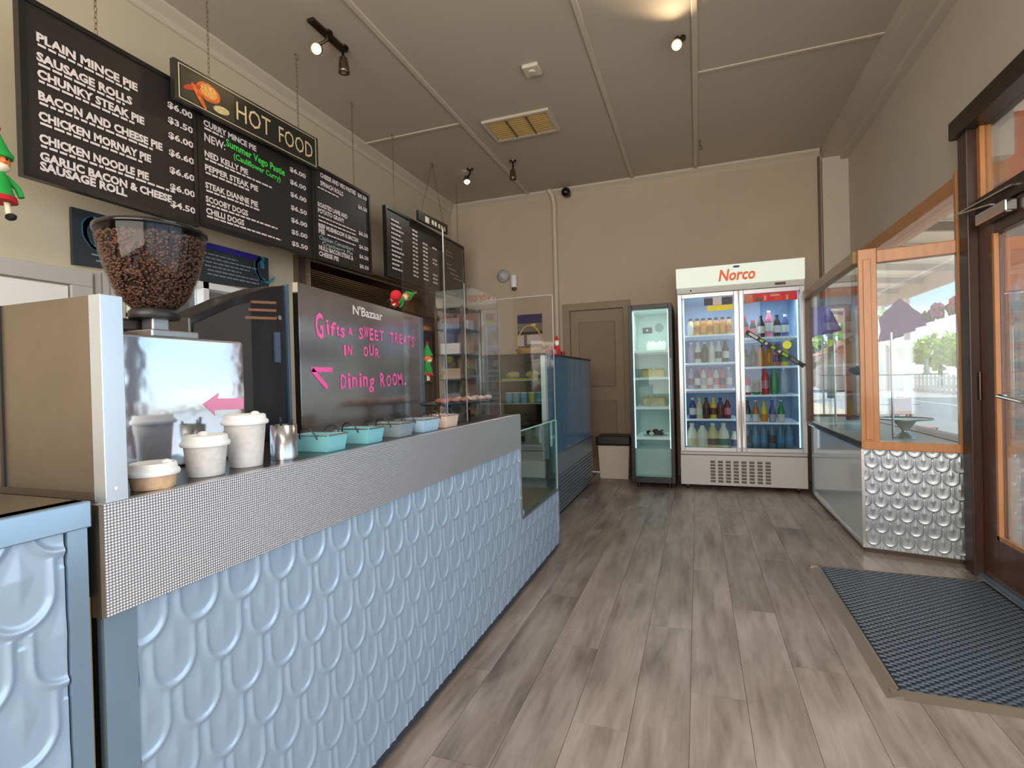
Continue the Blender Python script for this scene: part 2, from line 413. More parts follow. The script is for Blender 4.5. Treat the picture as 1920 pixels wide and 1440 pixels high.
# back wall with door opening and side window
BWm = B()
dx0, dx1, dz = -1.43, -.80, 1.93
BWm.box(XL-.1, dx0, YB, YB+.12, 0, ZC).box(dx0, dx1, YB, YB+.12, dz, ZC).box(dx1, .975, YB, YB+.12, 0, ZC)
BWm.box(.975, XR+.12, YB, YB+.12, 0, .66).box(.975, XR+.12, YB, YB+.12, 1.80, ZC)
struct('wall_back', BWm, WALL)
ws = sempty('window_2', (1.34, YB, .66))
link('window_frame', B().box(.975, 1.0, YB-.01, YB+.05, .66, 1.80).box(1.42, 1.47, YB-.01, YB+.05, .66, 1.80).box(1.0, 1.42, YB-.01, YB+.05, .66, .685).box(1.0, 1.42, YB-.01, YB+.05, 1.77, 1.80), TIMBER, ws)
link('glazing_bar', B().box(1.215, 1.227, YB, YB+.03, .685, 1.77), WHITE, ws)
link('pane', B().box(1.0, 1.42, YB+.034, YB+.04, .685, 1.77), WINGL, ws)
# back wall sheet joints, corner trim
sj = struct('trim_5', B().box(-.23, -.21, YB-.006, YB, 0, ZC-.06), WALL)
struct('trim_6', B().box(.26, .28, YB-.006, YB, 0, ZC-.06), WALL)
struct('trim_7', B().box(1.205, 1.225, YB-.03, YB, 1.80, ZC-.07), mat('corner_bead', (98, 86, 72), .6))
struct('trim_8', B().box(1.24, 1.47, YB-.05, YB, 1.80, 3.30), WALLR)
d = sempty('door_2', (-1.11, YB, 0))
link('architrave', B().box(dx0-.085, dx0, YB-.03, YB, 0, dz+.085).box(dx1, dx1+.085, YB-.03, YB, 0, dz+.085).box(dx0-.085, dx1+.085, YB-.031, YB-.001, dz, dz+.085), DOORP, d, bevel=.006)
lf = link('door_leaf', B().box(dx0+.004, dx1-.004, YB+.01, YB+.05, .01, dz-.004), DOORP, d)
link('door_panel', B().box(dx0+.10, dx1-.10, YB-.002, YB+.01, 1.02, dz-.14), mat('door_panel_paint', (128, 110, 86), .5), d, bevel=.006)
link('door_panel', B().box(dx0+.10, dx1-.10, YB-.002, YB+.01, .18, .86), mat('door_panel_paint', (128, 110, 86), .5), d, bevel=.006)
struct('baseboard_back', B().box(dx1+.085, -.70, YB-.015, YB, 0, .10), TRIM)
# near wall behind the camera
struct('wall_near', B().box(XL-.1, XR+.12, YN-.1, YN, 0, ZC), WALL)
# right wall: solid above, exterior windows below
RW = B()
RW.box(XR, XR+.12, 3.46, YB+.12, 2.24, ZC).box(XR, XR+.12, 3.46, YB, -.15, .64)
RW.box(XR, XR+.12, 5.86, YB, .64, 2.24)
RW.box(XR, XR+.12, YN, 3.46, 2.50, ZC).box(XR, XR+.12, YN, -2.2, 0, 2.5).box(XR, XR+.12, -2.2, 2.30, 0, .25).box(XR, XR+.12, 2.18, 2.33, .25, 2.5)
struct('wall_right', RW, WALLR)
struct('trim_9', B().box(1.25, XR, YN, YB, 3.30, ZC).box(1.40, XR, YN, YB, 3.26, 3.30).box(1.235, 1.25, YN, YB, 3.335, 3.40), WALLR)
w = sempty('window_3', (XR, 4.7, .64))
fb = B().box(XR-.03, XR+.09, 3.52, 5.90, 2.15, 2.24); fb.box(XR-.03, XR+.09, 3.52, 5.90, .64, .68)
link('window_head', B().box(XR-.03, XR+.14, 3.56, 5.90, 2.15, 2.245), TIMBERY, w, bevel=.004)
link('window_sill', B().box(XR-.02, XR+.14, 3.56, 5.90, .64, .685), TIMBERY, w)
fb = B()
for y in (5.76,): fb.box(XR-.02, XR+.08, y, y+.09, .685, 2.15)
link('mullion', fb, TIMBER, w)
link('pane', B().box(XR+.03, XR+.036, 3.60, 5.76, .685, 1.80), WINGL, w)
link('pane', B().box(XR+.03, XR+.036, 3.60, 5.76, 1.803, 2.15), WINGL, w)
# near shopfront window beside the camera (outside the frame, lets the daylight in)
w = sempty('window_4', (XR, 0, .25))
fb = B().box(XR, XR+.08, -2.2, 2.2, .25, .31).box(XR, XR+.08, -2.2, 2.2, 2.44, 2.5)
for y in (-2.2, -.75, .7, 2.13): fb.box(XR, XR+.08, y, y+.06, .31, 2.44)
link('window_frame', fb, TIMBER, w)

# angled end of the window bay: pressed metal panel, timber frame
PA = Vector((.955, 3.735, 0)); PB = Vector((1.47, 3.612, 0)); ud = (PB-PA).normalized(); nd = Vector((ud.y, -ud.x, 0))   # nd faces the room
def ap(u, n, z): p = PA+ud*u+nd*n; return Vector((p.x, p.y, z))
def abox(b, u0, u1, n0, n1, z0, z1, mi=0):
    return b.obox((ap((u0+u1)/2, (n0+n1)/2, (z0+z1)/2)), ud*(u1-u0)/2, nd*(n1-n0)/2, (0, 0, (z1-z0)/2), mi)
Lp = (PB-PA).length

def scale_height(u, v, w, h):
    """pressed fish-scale relief: rows of round-bottomed scales hanging downwards, upper rows lapping the lower ones"""
    r = w*.455
    j0 = math.floor(v/h)
    for j in (j0+2, j0+1, j0, j0-1):                        # highest row wins
        off = .5*w if (j % 2) else 0.0
        i = round((u-off)/w); cu = i*w+off; cv = j*h
        du = abs(u-cu); dv = v-cv
        d = math.sqrt(du*du+dv*dv*.80) if dv < 0 else du
        if (dv >= 0 and dv < 1.3*h and d < r) or (dv < 0 and d < r):
            e = (r-d)/r
            fade = 1.0 if dv < 0 else max(0, 1-dv/(.80*h))
            ridge = math.exp(-((e-.16)/.10)**2)
            inner = .35*math.exp(-((e-.40)/.06)**2)
            k = abs(u-cu)/(r*.40)+abs(dv-.28*h)/(h*.46)
            kite = max(0, 1-k)
            return (.0042*ridge+.0030*inner*(1 if w < .09 else 0))*fade+(.0036 if w < .09 else .0022)*kite+.0012
    return 0.0
def scale_panel(name, parent, org, U, V, Nn, Lu, Lv, w, h, u_ph, v_ph, step, mats, cut=None):
    org = Vector(org); U = Vector(U); V = Vector(V); Nn = Vector(Nn)
    nu = int(Lu/step); nv = int(Lv/step); b = B(); vs = []
    for j in range(nv+1):
        for i in range(nu+1):
            u = Lu*i/nu; v = Lv*j/nv
            vs.append(org+U*u+V*v+Nn*scale_height(u+u_ph, v+v_ph, w, h))
    fs = []
    for j in range(nv):
        for i in range(nu):
            if cut and cut(Lu*(i+.5)/nu, Lv*(j+.5)/nv): continue
            a = j*(nu+1)+i; fs.append((a, a+1, a+nu+2, a+nu+1))
    b.add(vs, fs, 0, True)
    return link(name, b, mats, parent)

bay = thing('window_display_bay', 'white window display bay with glass fronted lower cupboard beside the drinks fridge', 'display case', (1.2, 4.5, 0))
CABP = mat('cabinet_grey', (206, 212, 214), .25, coat=.3)
link('plinth', B().box(.97, 1.44, 3.78, 5.32, 0, .03), BLACK, bay)
link('bay_floor', B().box(.945, 1.46, 3.78, 5.36, .655, .68).box(.962, 1.46, 5.36, 5.86, .655, .68), mat('bay_white', (226, 222, 214), .4), bay, bevel=.003)
link('cupboard_carcass', B().box(.975, 1.44, 5.31, 5.34, .03, .655).box(1.40, 1.44, 3.78, 5.31, .03, .655).box(.975, 1.40, 3.78, 5.31, .03, .05).box(.975, 1.40, 3.78, 3.80, .05, .655), CABP, bay)
link('cupboard_shelf', B().box(.985, 1.40, 3.80, 5.31, .35, .362), CABP, bay)
HAZE = mat('frosted_pane', (206, 216, 220), .10, coat=.3)
link('sliding_pane', B().box(.953, .960, 3.765, 4.56, .045, .640), HAZE, bay); link('sliding_pane', B().box(.963, .969, 4.54, 5.34, .045, .640), HAZE, bay)
link('track', B().box(.944, .975, 3.76, 5.35, .030, .045).box(.944, .975, 3.76, 5.35, .640, .655), CHROME, bay)
link('counter_edge', B().box(.935, .95, 3.76, 5.36, .655, .682), DARKWOOD, bay)
fr = sempty('window_5', (.95, 4.5, .68))
link('post', B().box(.93, .985, 5.335, 5.375, .68, 1.80), REDWOOD, fr)
link('header', B().box(.925, .985, 3.76, 5.365, 1.79, 1.865).box(.958, .985, 5.365, 6.08, 1.79, 1.865), TIMBERP, fr, bevel=.003)
link('pane', B().box(.950, .955, 3.76, 4.60, .682, 1.79), GLASS, fr); link('pane', B().box(.962, .967, 4.56, 5.335, .682, 1.79), GLASS, fr)
# angled frame
af = sempty('window_6', (1.2, 3.68, .66))
link('post', abox(B(), -.01, .085, -.045, .02, .655, 1.865), TIMBER, af, bevel=.004)
link('post', abox(B(), .015, .055, .02, .03, .70, 1.80), TIMBER, af, bevel=.003)
link('post', abox(B(), Lp-.075, Lp+.0, -.045, .02, .655, 2.24), TIMBER, af, bevel=.004)
link('sill', abox(B(), -.01, Lp, -.05, .032, .640, .690), TIMBER, af, bevel=.004)
link('transom', abox(B(), .085, Lp-.075, -.045, .02, 1.775, 1.85), TIMBER, af, bevel=.004)
link('pane', abox(B(), .085, Lp-.075, -.014, -.009, .690, 1.775), GLASS, af)
bk = link('pressed_panel_backing', abox(B(), 0, Lp, -.05, -.004, .02, .640), FLOORB, bay)
sp = scale_panel('pressed_metal_panel', bay, ap(0, 0, .03), ud, (0, 0, 1), nd, Lp, .612, .083, .079, .0, .02, .0034, mat('silver_grey_pressed_metal', (172, 182, 190), .27, .55, var=.04, vs=4))
link('corner_strip', abox(B(), -.012, .004, -.03, .008, .03, .64), STEEL, bay)
link('kick', abox(B(), 0, Lp, -.045, -.010, 0, .03), DARKWOOD, bay)

# ------------------------------------------------------------------ entrance door
DX = 1.45
dj = sempty('trim_10', (DX, 3.5, 0))
link('door_jamb', B().box(1.385, 1.49, 3.46, 3.56, 0, 2.48), DARKWOOD, dj, bevel=.005)
link('door_head', B().box(1.36, 1.50, 2.36, 3.60, 2.40, 2.50), mat('black_brown_timber', (36, 28, 24), .4, var=.2), dj, bevel=.006)
link('transom_bar', B().box(1.42, 1.50, 2.36, 3.46, 1.93, 2.02), mat('black_brown_timber', (36, 28, 24)), dj, bevel=.005)
link('fanlight_frame', B().box(1.43, 1.48, 3.425, 3.458, 2.02, 2.40), TIMBER, dj)
link('fanlight_pane', B().box(1.452, 1.457, 2.36, 3.425, 2.02, 2.40), WINGL, dj)
dr = sempty('door_3', (DX, 2.9, 0))
link('stile', B().box(1.43, 1.475, 3.315, 3.455, .012, 1.925), REDWOOD, dr, bevel=.005)
link('stile', B().box(1.43, 1.475, 2.40, 2.52, .012, 1.925), REDWOOD, dr, bevel=.005)
link('bottom_rail', B().box(1.43, 1.475, 2.52, 3.315, .012, .24), REDWOOD, dr, bevel=.005)
link('top_rail', B().box(1.43, 1.475, 2.52, 3.315, 1.80, 1.925), DARKWOOD, dr, bevel=.005)
link('glazing_bead', B().box(1.425, 1.445, 3.295, 3.315, .24, 1.80).box(1.425, 1.445, 2.52, 3.315, .24, .26), TIMBER, dr)
link('pane', B().box(1.451, 1.457, 2.52, 3.30, .25, 1.80), WINGL, dr)
link('hinge', B().lathe([(.010, .95), (.010, 1.10)], (1.424, 3.455, 0), 10), DARKMET, dr)
link('push_bar', B().tube([(1.425, 2.56, .92), (1.39, 2.58, .92), (1.39, 3.20, .98), (1.425, 3.22, .98)], .010), CHROME, dr)
cl = thing('door_closer', 'silver overhead door closer with folding arm on the entrance door', 'door closer', (1.40, 3.2, 1.88))
link('closer_body', B().box(1.375, 1.428, 3.08, 3.36, 1.855, 1.915), CHROME, cl, bevel=.008)
link('closer_arm', B().bar((1.39, 3.22, 1.93), (1.36, 3.52, 1.965), .02, .008).bar((1.36, 3.52, 1.965), (1.41, 3.08, 1.975), .02, .008), CHROME, cl)
st = struct('trim_11', B().box(1.40, 1.60, 2.38, 3.46, 0, .012), BLUETRIM)

# ------------------------------------------------------------------ door mat
mt = thing('door_mat', 'dark rubber entrance mat with raised pads in a metal frame by the door', 'door mat', (1.0, 2.75, 0))
mx0, mx1, my0, my1 = .585, 1.385, 2.08, 3.40
link('mat_base', B().box(mx0+.05, mx1, my0+.045, my1-.045, 0.0005, .007), RUBBER, mt)
pads = B()
ny = int((my1-my0-.09)/.0165); nx = int((mx1-mx0-.05)/.040)
for j in range(ny):
    for i in range(nx):
        x = mx0+.056+i*.040+(.020 if j % 2 else 0); y = my0+.05+j*.0165
        if x+.030 > mx1 or y+.011 > my1-.045: continue
        a, c, z0, z1 = .028, .010, .007, .0115
        pads.add([(x, y, z0), (x+a, y, z0), (x+a, y+c, z0), (x, y+c, z0), (x+.004, y+.002, z1), (x+a-.004, y+.002, z1), (x+a-.004, y+c-.002, z1), (x+.004, y+c-.002, z1)],
                 [(4, 5, 6, 7), (0, 1, 5, 4), (1, 2, 6, 5), (2, 3, 7, 6), (3, 0, 4, 7)])
p = link('mat_pads', pads, mat('rubber_pad', (62, 76, 88), .38), mt); p['kind'] = 'stuff'
fb = B()
fb.prism([(mx0, 0.0005), (mx0+.05, 0.0005), (mx0+.05, .012), (mx0+.042, .012)], 'y', my0, my1)
link('mat_frame', fb, mat('mat_frame_metal', (150, 138, 124), .35, .6), mt)
link('mat_frame', B().prism([(my0, 0.0005), (my0+.045, 0.0005), (my0+.045, .012), (my0+.038, .012)], 'x', mx0+.02, mx1), mat('mat_frame_metal', (150, 138, 124)), mt)
link('mat_frame', B().prism([(my1, 0.0005), (my1-.045, 0.0005), (my1-.045, .012), (my1-.038, .012)], 'x', mx0, mx1), mat('mat_frame_metal', (150, 138, 124)), mt)

# ------------------------------------------------------------------ main counter
XC = -.873
ct = thing('service_counter', 'long service counter with white fish scale pressed metal front and dimpled steel band', 'counter', (-1.2, 1.9, 0))
link('counter_body', B().box(-1.50, XC-.02, .56, 2.52, .05, .93).box(-1.50, XC-.02, 2.52, 3.27, .05, .39), FLOORB, ct)
link('countertop', B().box(-1.52, XC-.002, .535, 2.53, .93, .943), mat('dark_bench_steel', (70, 66, 64), .3, .6, var=.1), ct)
link('steel_band', B().box(XC-.02, XC+.004, .535, 2.53, .768, .9435), DIMPLE, ct)
link('band_end', B().box(XC-.045, XC+.002, .529, .5349, .768, .9435), DSTEEL, ct)
link('corner_trim', B().box(XC-.02, XC-.004, .535, .585, .045, .768), BLUETRIM, ct)
scale_panel('pressed_metal_panel', ct, (XC-.008, .585, .05), (0, 1, 0), (0, 0, 1), (1, 0, 0), 3.27-.585, .72, .1015, .0955, -.062, -.021, .0042, PALE,
            cut=lambda u, v: (u+.585 > 2.53 and v+.05 > .40))
link('step_trim', B().box(XC-.02, XC+.003, 2.53, 3.275, .395, .407).box(XC-.02, XC+.003, 2.526, 2.534, .40, .9435).box(XC-.02, XC+.0025, 3.268, 3.277, .045, .40), STEEL, ct)
link('toe_kick', B().box(-1.45, XC-.05, .60, 3.24, 0, .05), BLACK, ct)
link('toe_strip', B().box(XC-.05, XC-.012, .56, 3.27, .022, .049), mat('toe_strip_blue', (44, 56, 68), .4), ct)
# sunken display well at the far end
wl = thing('sunken_display_well', 'low glass sided display well at the far end of the service counter', 'display case', (-1.2, 2.9, .39))
link('well_floor', B().box(-1.50, XC-.022, 2.535, 3.27, .391, .405), mat('well_brown', (104, 88, 70), .45, var=.1), wl)
link('front_pane', B().box(XC-.008, XC-.002, 2.536, 3.262, .408, .852), glass('well_glass', (238, 247, 244), .3), wl)
link('pane_edge', B().box(XC-.009, XC-.001, 2.536, 3.268, .852, .857).box(XC-.009, XC-.001, 3.262, 3.268, .408, .852), GREENGL, wl)
link('side_pane', B().box(-1.48, XC-.01, 3.263, 3.268, .408, .852), glass('well_glass'), wl)
link('back_panel', B().box(-1.50, -1.48, 2.54, 3.262, .406, .70), mat('well_grey', (130, 138, 142), .4), wl)
tag(link('folded_napkin', B().obox((-.96, 2.62, .416), (.05, .03, 0), (-.03, .06, 0), (0, 0, .010)), WHITE, bevel=.004), 'white folded napkin lying in the corner of the display well', 'napkin')

# left counter
lc = thing('end_counter', 'short lower counter with blue steel edge and scale pressed front, nearest the camera', 'counter', (-1.2, .1, 0))
link('counter_body', B().box(-1.50, XC-.02, -.6, .505, .03, .91), FLOORB, lc)
link('bench_top', B().box(-1.60, XC-.004, -.6, .514, .94, .9545), DSTEEL, lc)
link('edge_band', B().box(XC-.03, XC+.006, -.6, .517, .915, .9545), BLUETRIM, lc, bevel=.002)
link('corner_trim', B().box(XC-.02, XC+.001, .487, .513, .03, .915), BLUETRIM, lc)
scale_panel('pressed_metal_panel', lc, (XC-.006, -.1, .40), (0, 1, 0), (0, 0, 1), (1, 0, 0), .585, .515, .1015, .0955, -.074, .041, .0024, PALE)
link('gap_batten', B().box(XC-.045, XC-.022, .519, .528, .03, .80), YWOOD, lc)

# ------------------------------------------------------------------ stainless enclosure
en = thing('steel_enclosure_screen', 'tall brown stained stainless steel screen panel standing at the near end of the counter', 'screen', (-1.0, .55, .945))
link('side_panel', B().box(-1.134, -.902, .545, .552, .958, 1.272), DSTEEL, en)
link('joint_strip', B().box(-1.142, -1.134, .541, .553, .958, 1.272), mat('dark_joint', (40, 36, 30), .6), en)
link('side_panel', B().box(-1.42, -1.142, .545, .552, .958, 1.272), DSTEEL, en)
link('front_post', B().box(-.902, -.874, .542, .576, .9436, 1.272), mat('post_steel', (190, 200, 208), .3, .7, var=.05), en, bevel=.001)
link('bolt', B().lathe([(.003, 0), (.003, .002)], (-.8745, .556, .965), 8, axis='x'), CHROME, en)
link('base_angle', B().box(-1.42, -.902, .552, .565, .9436, .962), DSTEEL, en)

# ------------------------------------------------------------------ coffee corner
cm = thing('coffee_machine_back', 'polished steel box like a coffee machine back, under the grinder', 'coffee machine', (-1.22, .86, .943))
link('housing', B().box(-1.36, -1.115, .70, 1.03, .943, 1.238), STEEL, cm, bevel=.004)
link('mirror_panel', B().box(-1.1149, -1.108, .715, 1.025, .95, 1.232), MIRROR, cm)
sa = B()
sa.add([(-1.1074, .905, 1.082), (-1.1074, .950, 1.108), (-1.1074, .946, 1.094), (-1.1074, 1.022, 1.092), (-1.1074, 1.022, 1.064), (-1.1074, .936, 1.066), (-1.1074, .938, 1.052)], [(0, 1, 2, 3, 4, 5, 6)])
link('pink_arrow_sticker', sa, mat('pink_marker', (244, 150, 186), .5), cm)
gd = thing('coffee_grinder', 'coffee grinder with clear cone hopper full of dark roasted beans', 'coffee grinder', (-1.2, .86, 1.2385))
gx, gy = -1.2, .862
link('grinder_base', B().box(gx-.10, gx+.06, gy-.05, gy+.065, 1.2385, 1.256), STEEL, gd, bevel=.003)
link('grinder_neck', B().box(gx-.02, gx+.018, gy-.018, gy+.022, 1.256, 1.292), STEEL, gd, bevel=.003)
link('collar', B().lathe([(.05, 1.285), (.052, 1.29), (.052, 1.300), (.045, 1.308)], (gx, gy, 0), 28), BLACK, gd)
link('grinder_body', B().box(gx-.15, gx-.03, gy-.06, gy+.02, 1.256, 1.286), mat('dark_brown_plastic', (52, 40, 34), .4), gd, bevel=.006)
HP = [(.034, 1.302), (.050, 1.313), (.074, 1.338), (.090, 1.380), (.103, 1.432), (.110, 1.470), (.1105, 1.484)]
hg = link('hopper', B().lathe(HP, (gx, gy, 0), 40, close=False), glass('hopper_glass', (240, 236, 230), .35, .05, .02), gd)
link('hopper_rim', B().lathe([(.1105, 1.484), (.1135, 1.484), (.1135, 1.492), (.105, 1.497), (.0, 1.503)], (gx, gy, 0), 40), GLOSSB, gd)
core = [(max(0, r-.012), z) for r, z in HP[:-1]]
BEAN = mat('roasted_beans', (92, 62, 50), .35, var=.55, vs=60)
link('bean_core', B().lathe(core, (gx, gy, 0), 32), mat('bean_core', (30, 18, 14), .6), gd)
bb = B()
def rad_at(z):
    for (r0, z0), (r1, z1) in zip(HP, HP[1:]):
        if z <= z1: return r0+(r1-r0)*(z-z0)/(z1-z0)
    return HP[-1][0]
for i in range(2600):
    z = random.uniform(1.306, 1.472); a = random.uniform(0, 2*PI); r = rad_at(z)-.0060-random.uniform(0, .004)
    c = Vector((gx+r*math.cos(a), gy+r*math.sin(a), z))
    ax = Vector((random.uniform(-1, 1), random.uniform(-1, 1), random.uniform(-1, 1))).normalized(); ay = ax.orthogonal().normalized(); az = ax.cross(ay)
    vs = [c+ax*.0062, c-ax*.0062]+[c+(ay*math.cos(t)*.0040+az*math.sin(t)*.0034) for t in (0, PI/2, PI, 3*PI/2)]
    bb.add(vs, [(0, 2, 3), (0, 3, 4), (0, 4, 5), (0, 5, 2), (1, 3, 2), (1, 4, 3), (1, 5, 4), (1, 2, 5)], 0, True)
o = link('coffee_beans', bb, BEAN, gd); o['kind'] = 'stuff'
kb = thing('knock_box', 'wooden knock box with a black bar left of the grinder', 'knock box', (-1.24, .73, 1.2385))
link('box', B().box(-1.30, -1.235, .705, .775, 1.2385, 1.262), mat('honey_wood', (184, 130, 52), .5, var=.15), kb, bevel=.003)
link('tray', B().box(-1.30, -1.235, .700, .775, 1.262, 1.268), STEEL, kb)
link('knock_bar', B().bar((-1.27, .66, 1.279), (-1.27, .79, 1.279), .010, .010), BLACK, kb)
link('bar_post', B().box(-1.274, -1.266, .71, .718, 1.268, 1.276), BLACK, kb); link('bar_post', B().box(-1.274, -1.266, .765, .773, 1.268, 1.276), BLACK, kb)
# black machine with sloping top
bm_ = thing('black_coffee_machine', 'large black coffee machine side with sloping top and copper coloured slots', 'coffee machine', (-1.5, 1.2, .943))
pol = [(1.045, .943), (1.400, .943), (1.400, 1.466), (1.33, 1.450), (1.197, 1.396), (1.045, 1.318)]
link('housing', B().prism(pol, 'x', -1.43, -1.32), mat('machine_black', (20, 20, 23), .3, coat=.3), bm_, bevel=.004)
link('edge_strip', B().box(-1.33, -1.312, 1.400, 1.412, .943, 1.468), mat('edge_blue', (96, 120, 140), .3, .6), bm_)
link('inner_panel', B().prism([(1.055, 1.0), (1.25, 1.0), (1.25, 1.385), (1.197, 1.37), (1.055, 1.30)], 'x', -1.3199, -1.314), mat('charcoal_panel', (58, 54, 50), .4), bm_)
for i in range(3): link('vent_slot', B().bar((-1.3165, 1.255-i*.014, 1.388-i*.026), (-1.3165, 1.355, 1.398-i*.026), .006, .008), mat('copper_slot', (178, 128, 96), .35, .7), bm_)
link('gauge', B().lathe([(.008, 0), (.008, .006)], (-1.3199, 1.37, 1.35), 14, axis='x'), CHROME, bm_)
link('dial', B().box(-1.3199, -1.313, 1.345, 1.368, 1.20, 1.30), mat('dial_blue', (70, 90, 110), .3), bm_)

# takeaway cups
def cup(name, label, x, y, z, r0, r1, hh, col, lidr, spots=True, rot=0.0):
    t = thing(name, label, 'cup', (x, y, z), 'takeaway cups at the near end of the counter')
    link('cup_wall', B().lathe([(r0, z), (r1, z+hh)], (x, y, 0), 28), col, t)
    L = B().lathe([(lidr, z+hh-.006), (lidr+.0015, z+hh-.002), (lidr, z+hh+.003), (lidr*.93, z+hh+.004), (lidr*.90, z+hh+.014), (lidr*.84, z+hh+.016), (lidr*.80, z+hh+.012), (0, z+hh+.012)], (x, y, 0), 28)
    link('lid', L, WHITE, t)
    link('sip_spout', B().ball((x+lidr*.62*math.cos(rot), y+lidr*.62*math.sin(rot), z+hh+.014), .011, 10, 0, (1, .9, .7)), WHITE, t)
    return t
KR = mat('kraft_print', (196, 164, 130), .6, var=.22, vs=55)
PC = mat('printed_cup', (206, 204, 200), .5, var=.10, vs=70)
cup('takeaway_cup', 'short brown kraft takeaway cup with white lid, nearest the steel screen', -.928, .655, .9435, .034, .038, .030, KR, .041, rot=.3)
cup('takeaway_cup', 'medium pale printed takeaway cup with white lid between two other cups', -.948, .778, .9435, .033, .040, .066, PC, .0445, rot=2.6)
t = cup('takeaway_cup', 'tallest pale printed takeaway cup with white lid beside the steel cutlery pot', -.962, .890, .9435, .034, .043, .100, PC, .0475, rot=1.6)
def cutl(x, y):
    t = thing('cutlery_pot', 'shiny steel cutlery pot holding black handles beside the tallest paper cup', 'pot', (x, y, .9435))
    link('pot', B().lathe([(.031, .9435), (.031, 1.026), (.029, 1.026), (.029, .95)], (x, y, 0), 28, close=False), mat('pot_steel', (176, 180, 184), .22, .9), t)
    link('pot_base', B().lathe([(.030, .9436), (.030, .948)], (x, y, 0), 28), CHROME, t)
    for i in range(5):
        a = i*1.3; link('handle', B().bar((x+.012*math.cos(a), y+.012*math.sin(a), .96), (x+.022*math.cos(a), y+.022*math.sin(a), 1.028+.008*(i % 3)), .006, .003), BLACK, t)
cutl(-.955, .997)
# turquoise caddies
def caddy(x0, x1, y0, y1, z, hh, m, label):
    t = thing('metal_caddy', label, 'caddy', ((x0+x1)/2, (y0+y1)/2, z), 'metal caddies along the counter')
    f = .006; b = B()
    o = [(x0+f, y0+f), (x1-f, y0+f), (x1-f, y1-f), (x0+f, y1-f)]; q = [(x0, y0), (x1, y0), (x1, y1), (x0, y1)]
    inn = [(x0+.004, y0+.004), (x1-.004, y0+.004), (x1-.004, y1-.004), (x0+.004, y1-.004)]; ib = [(a[0]+(.003 if a[0] < (x0+x1)/2 else -.003), a[1]+(.003 if a[1] < (y0+y1)/2 else -.003)) for a in o]
    vs = [(*p, z) for p in o]+[(*p, z+hh) for p in q]+[(*p, z+hh) for p in inn]+[(*p, z+.004) for p in ib]
    fs = [(3, 2, 1, 0), (12, 13, 14, 15)]
    for s0 in (0, 4, 8):
        for i in range(4): fs.append((s0+i, s0+(i+1) % 4, s0+4+(i+1) % 4, s0+4+i))
    b.add(vs, fs); link('tub', b, m, t)
    r = B()
    rp = [(x0, y0, z+hh), (x1, y0, z+hh), (x1, y1, z+hh), (x0, y1, z+hh), (x0, y0, z+hh)]
    for a, c in zip(rp, rp[1:]): r.tube([a, c], .0022, 6)
    link('rolled_rim', r, CHROME, t)
    ym = (y0+y1)/2; xm = (x0+x1)/2
    for s, yy in ((-1, y0), (1, y1)):
        pts = [(xm+.028*math.cos(PI*k/8), yy+s*(.003+.010*math.sin(PI*k/8)), z+hh-.010+.030*math.sin(PI*k/8)) for k in range(9)]
        link('wire_handle', B().tube(pts, .0020, 6), mat('dark_wire', (70, 74, 72), .35, .8), t)
    c = B()
    for i in range(7):
        c.ball((random.uniform(x0+.02, x1-.02), random.uniform(y0+.02, y1-.02), z+hh-.012), .011, 8, 0, (1, 1.2, .6))
    link('contents', c, mat('sachets_dark', (58, 60, 62), .6, var=.5, vs=60), t)
TQ = mat('turquoise_enamel', (122, 190, 198), .35, var=.05); TQ2 = mat('grey_enamel', (150, 168, 176), .35, .3, var=.08); CRM = mat('cream_enamel', (206, 184, 164), .5, var=.1)
caddy(-1.035, -.912, 1.105, 1.185, .9435, .044, TQ, 'turquoise metal caddy with wire handles nearest the cutlery pot')
caddy(-1.035, -.912, 1.280, 1.362, .9435, .044, TQ, 'second turquoise metal caddy counting from the cutlery pot')
caddy(-1.035, -.912, 1.452, 1.537, .9435, .044, TQ2, 'grey metal caddy in the middle of the row')
caddy(-1.035, -.912, 1.610, 1.725, .9435, .044, mat('light_blue_enamel', (160, 194, 212), .35), 'light blue metal caddy between the grey and the cream caddies')
caddy(-1.020, -.912, 1.785, 1.888, .9435, .046, CRM, 'small cream caddy at the far end of the row')
t = thing('black_serving_tongs', 'pair of black tongs lying behind the caddies below the gift sign', 'tongs', (-1.1, 1.3, .9435))
link('tongs', B().bar((-1.08, 1.15, .955), (-1.10, 1.55, .958), .012, .006).bar((-1.11, 1.16, .955), (-1.10, 1.55, .962), .012, .006), BLACK, t)

# ------------------------------------------------------------------ black glass gift sign
SX = -1.32
sg = thing('black_glass_sign', 'glossy black glass board with pink handwriting about gifts and sweet treats', 'sign', (SX, 1.9, .943))
SG = mat('black_board_glass', (172, 166, 164), .15, .85)
sy0, sy1, sz0, szt0, szt1 = 1.465, 2.305, .943, 1.485, 1.452
link('board', B().prism([(sy0, sz0), (sy1, sz0), (sy1, szt1), (sy0, szt0)], 'x', SX-.02, SX), SG, sg)
link('side_frame', B().box(SX-.05, SX+.002, sy1, sy1+.035, sz0, szt1), mat('sign_side_blue', (112, 130, 146), .3, .5), sg)
link('edge_chrome', B().box(SX-.02, SX+.003, sy0-.006, sy0, sz0, szt0), CHROME, sg)
link('base_foot', B().box(SX-.14, SX-.02, sy0+.05, sy1-.05, sz0, sz0+.02), BLACK, sg)
pk = B(); Xs = SX+.0015; U = (0, 1, 0)
def rowtxt(b, t, y, z, s, fit, slope=0.0, mi=0, bold=.015):
    text(b, t, (Xs, y, z), (0, 1, slope), (0, 0, 1), s, bold, mi, fit)
rs = random.Random(3)
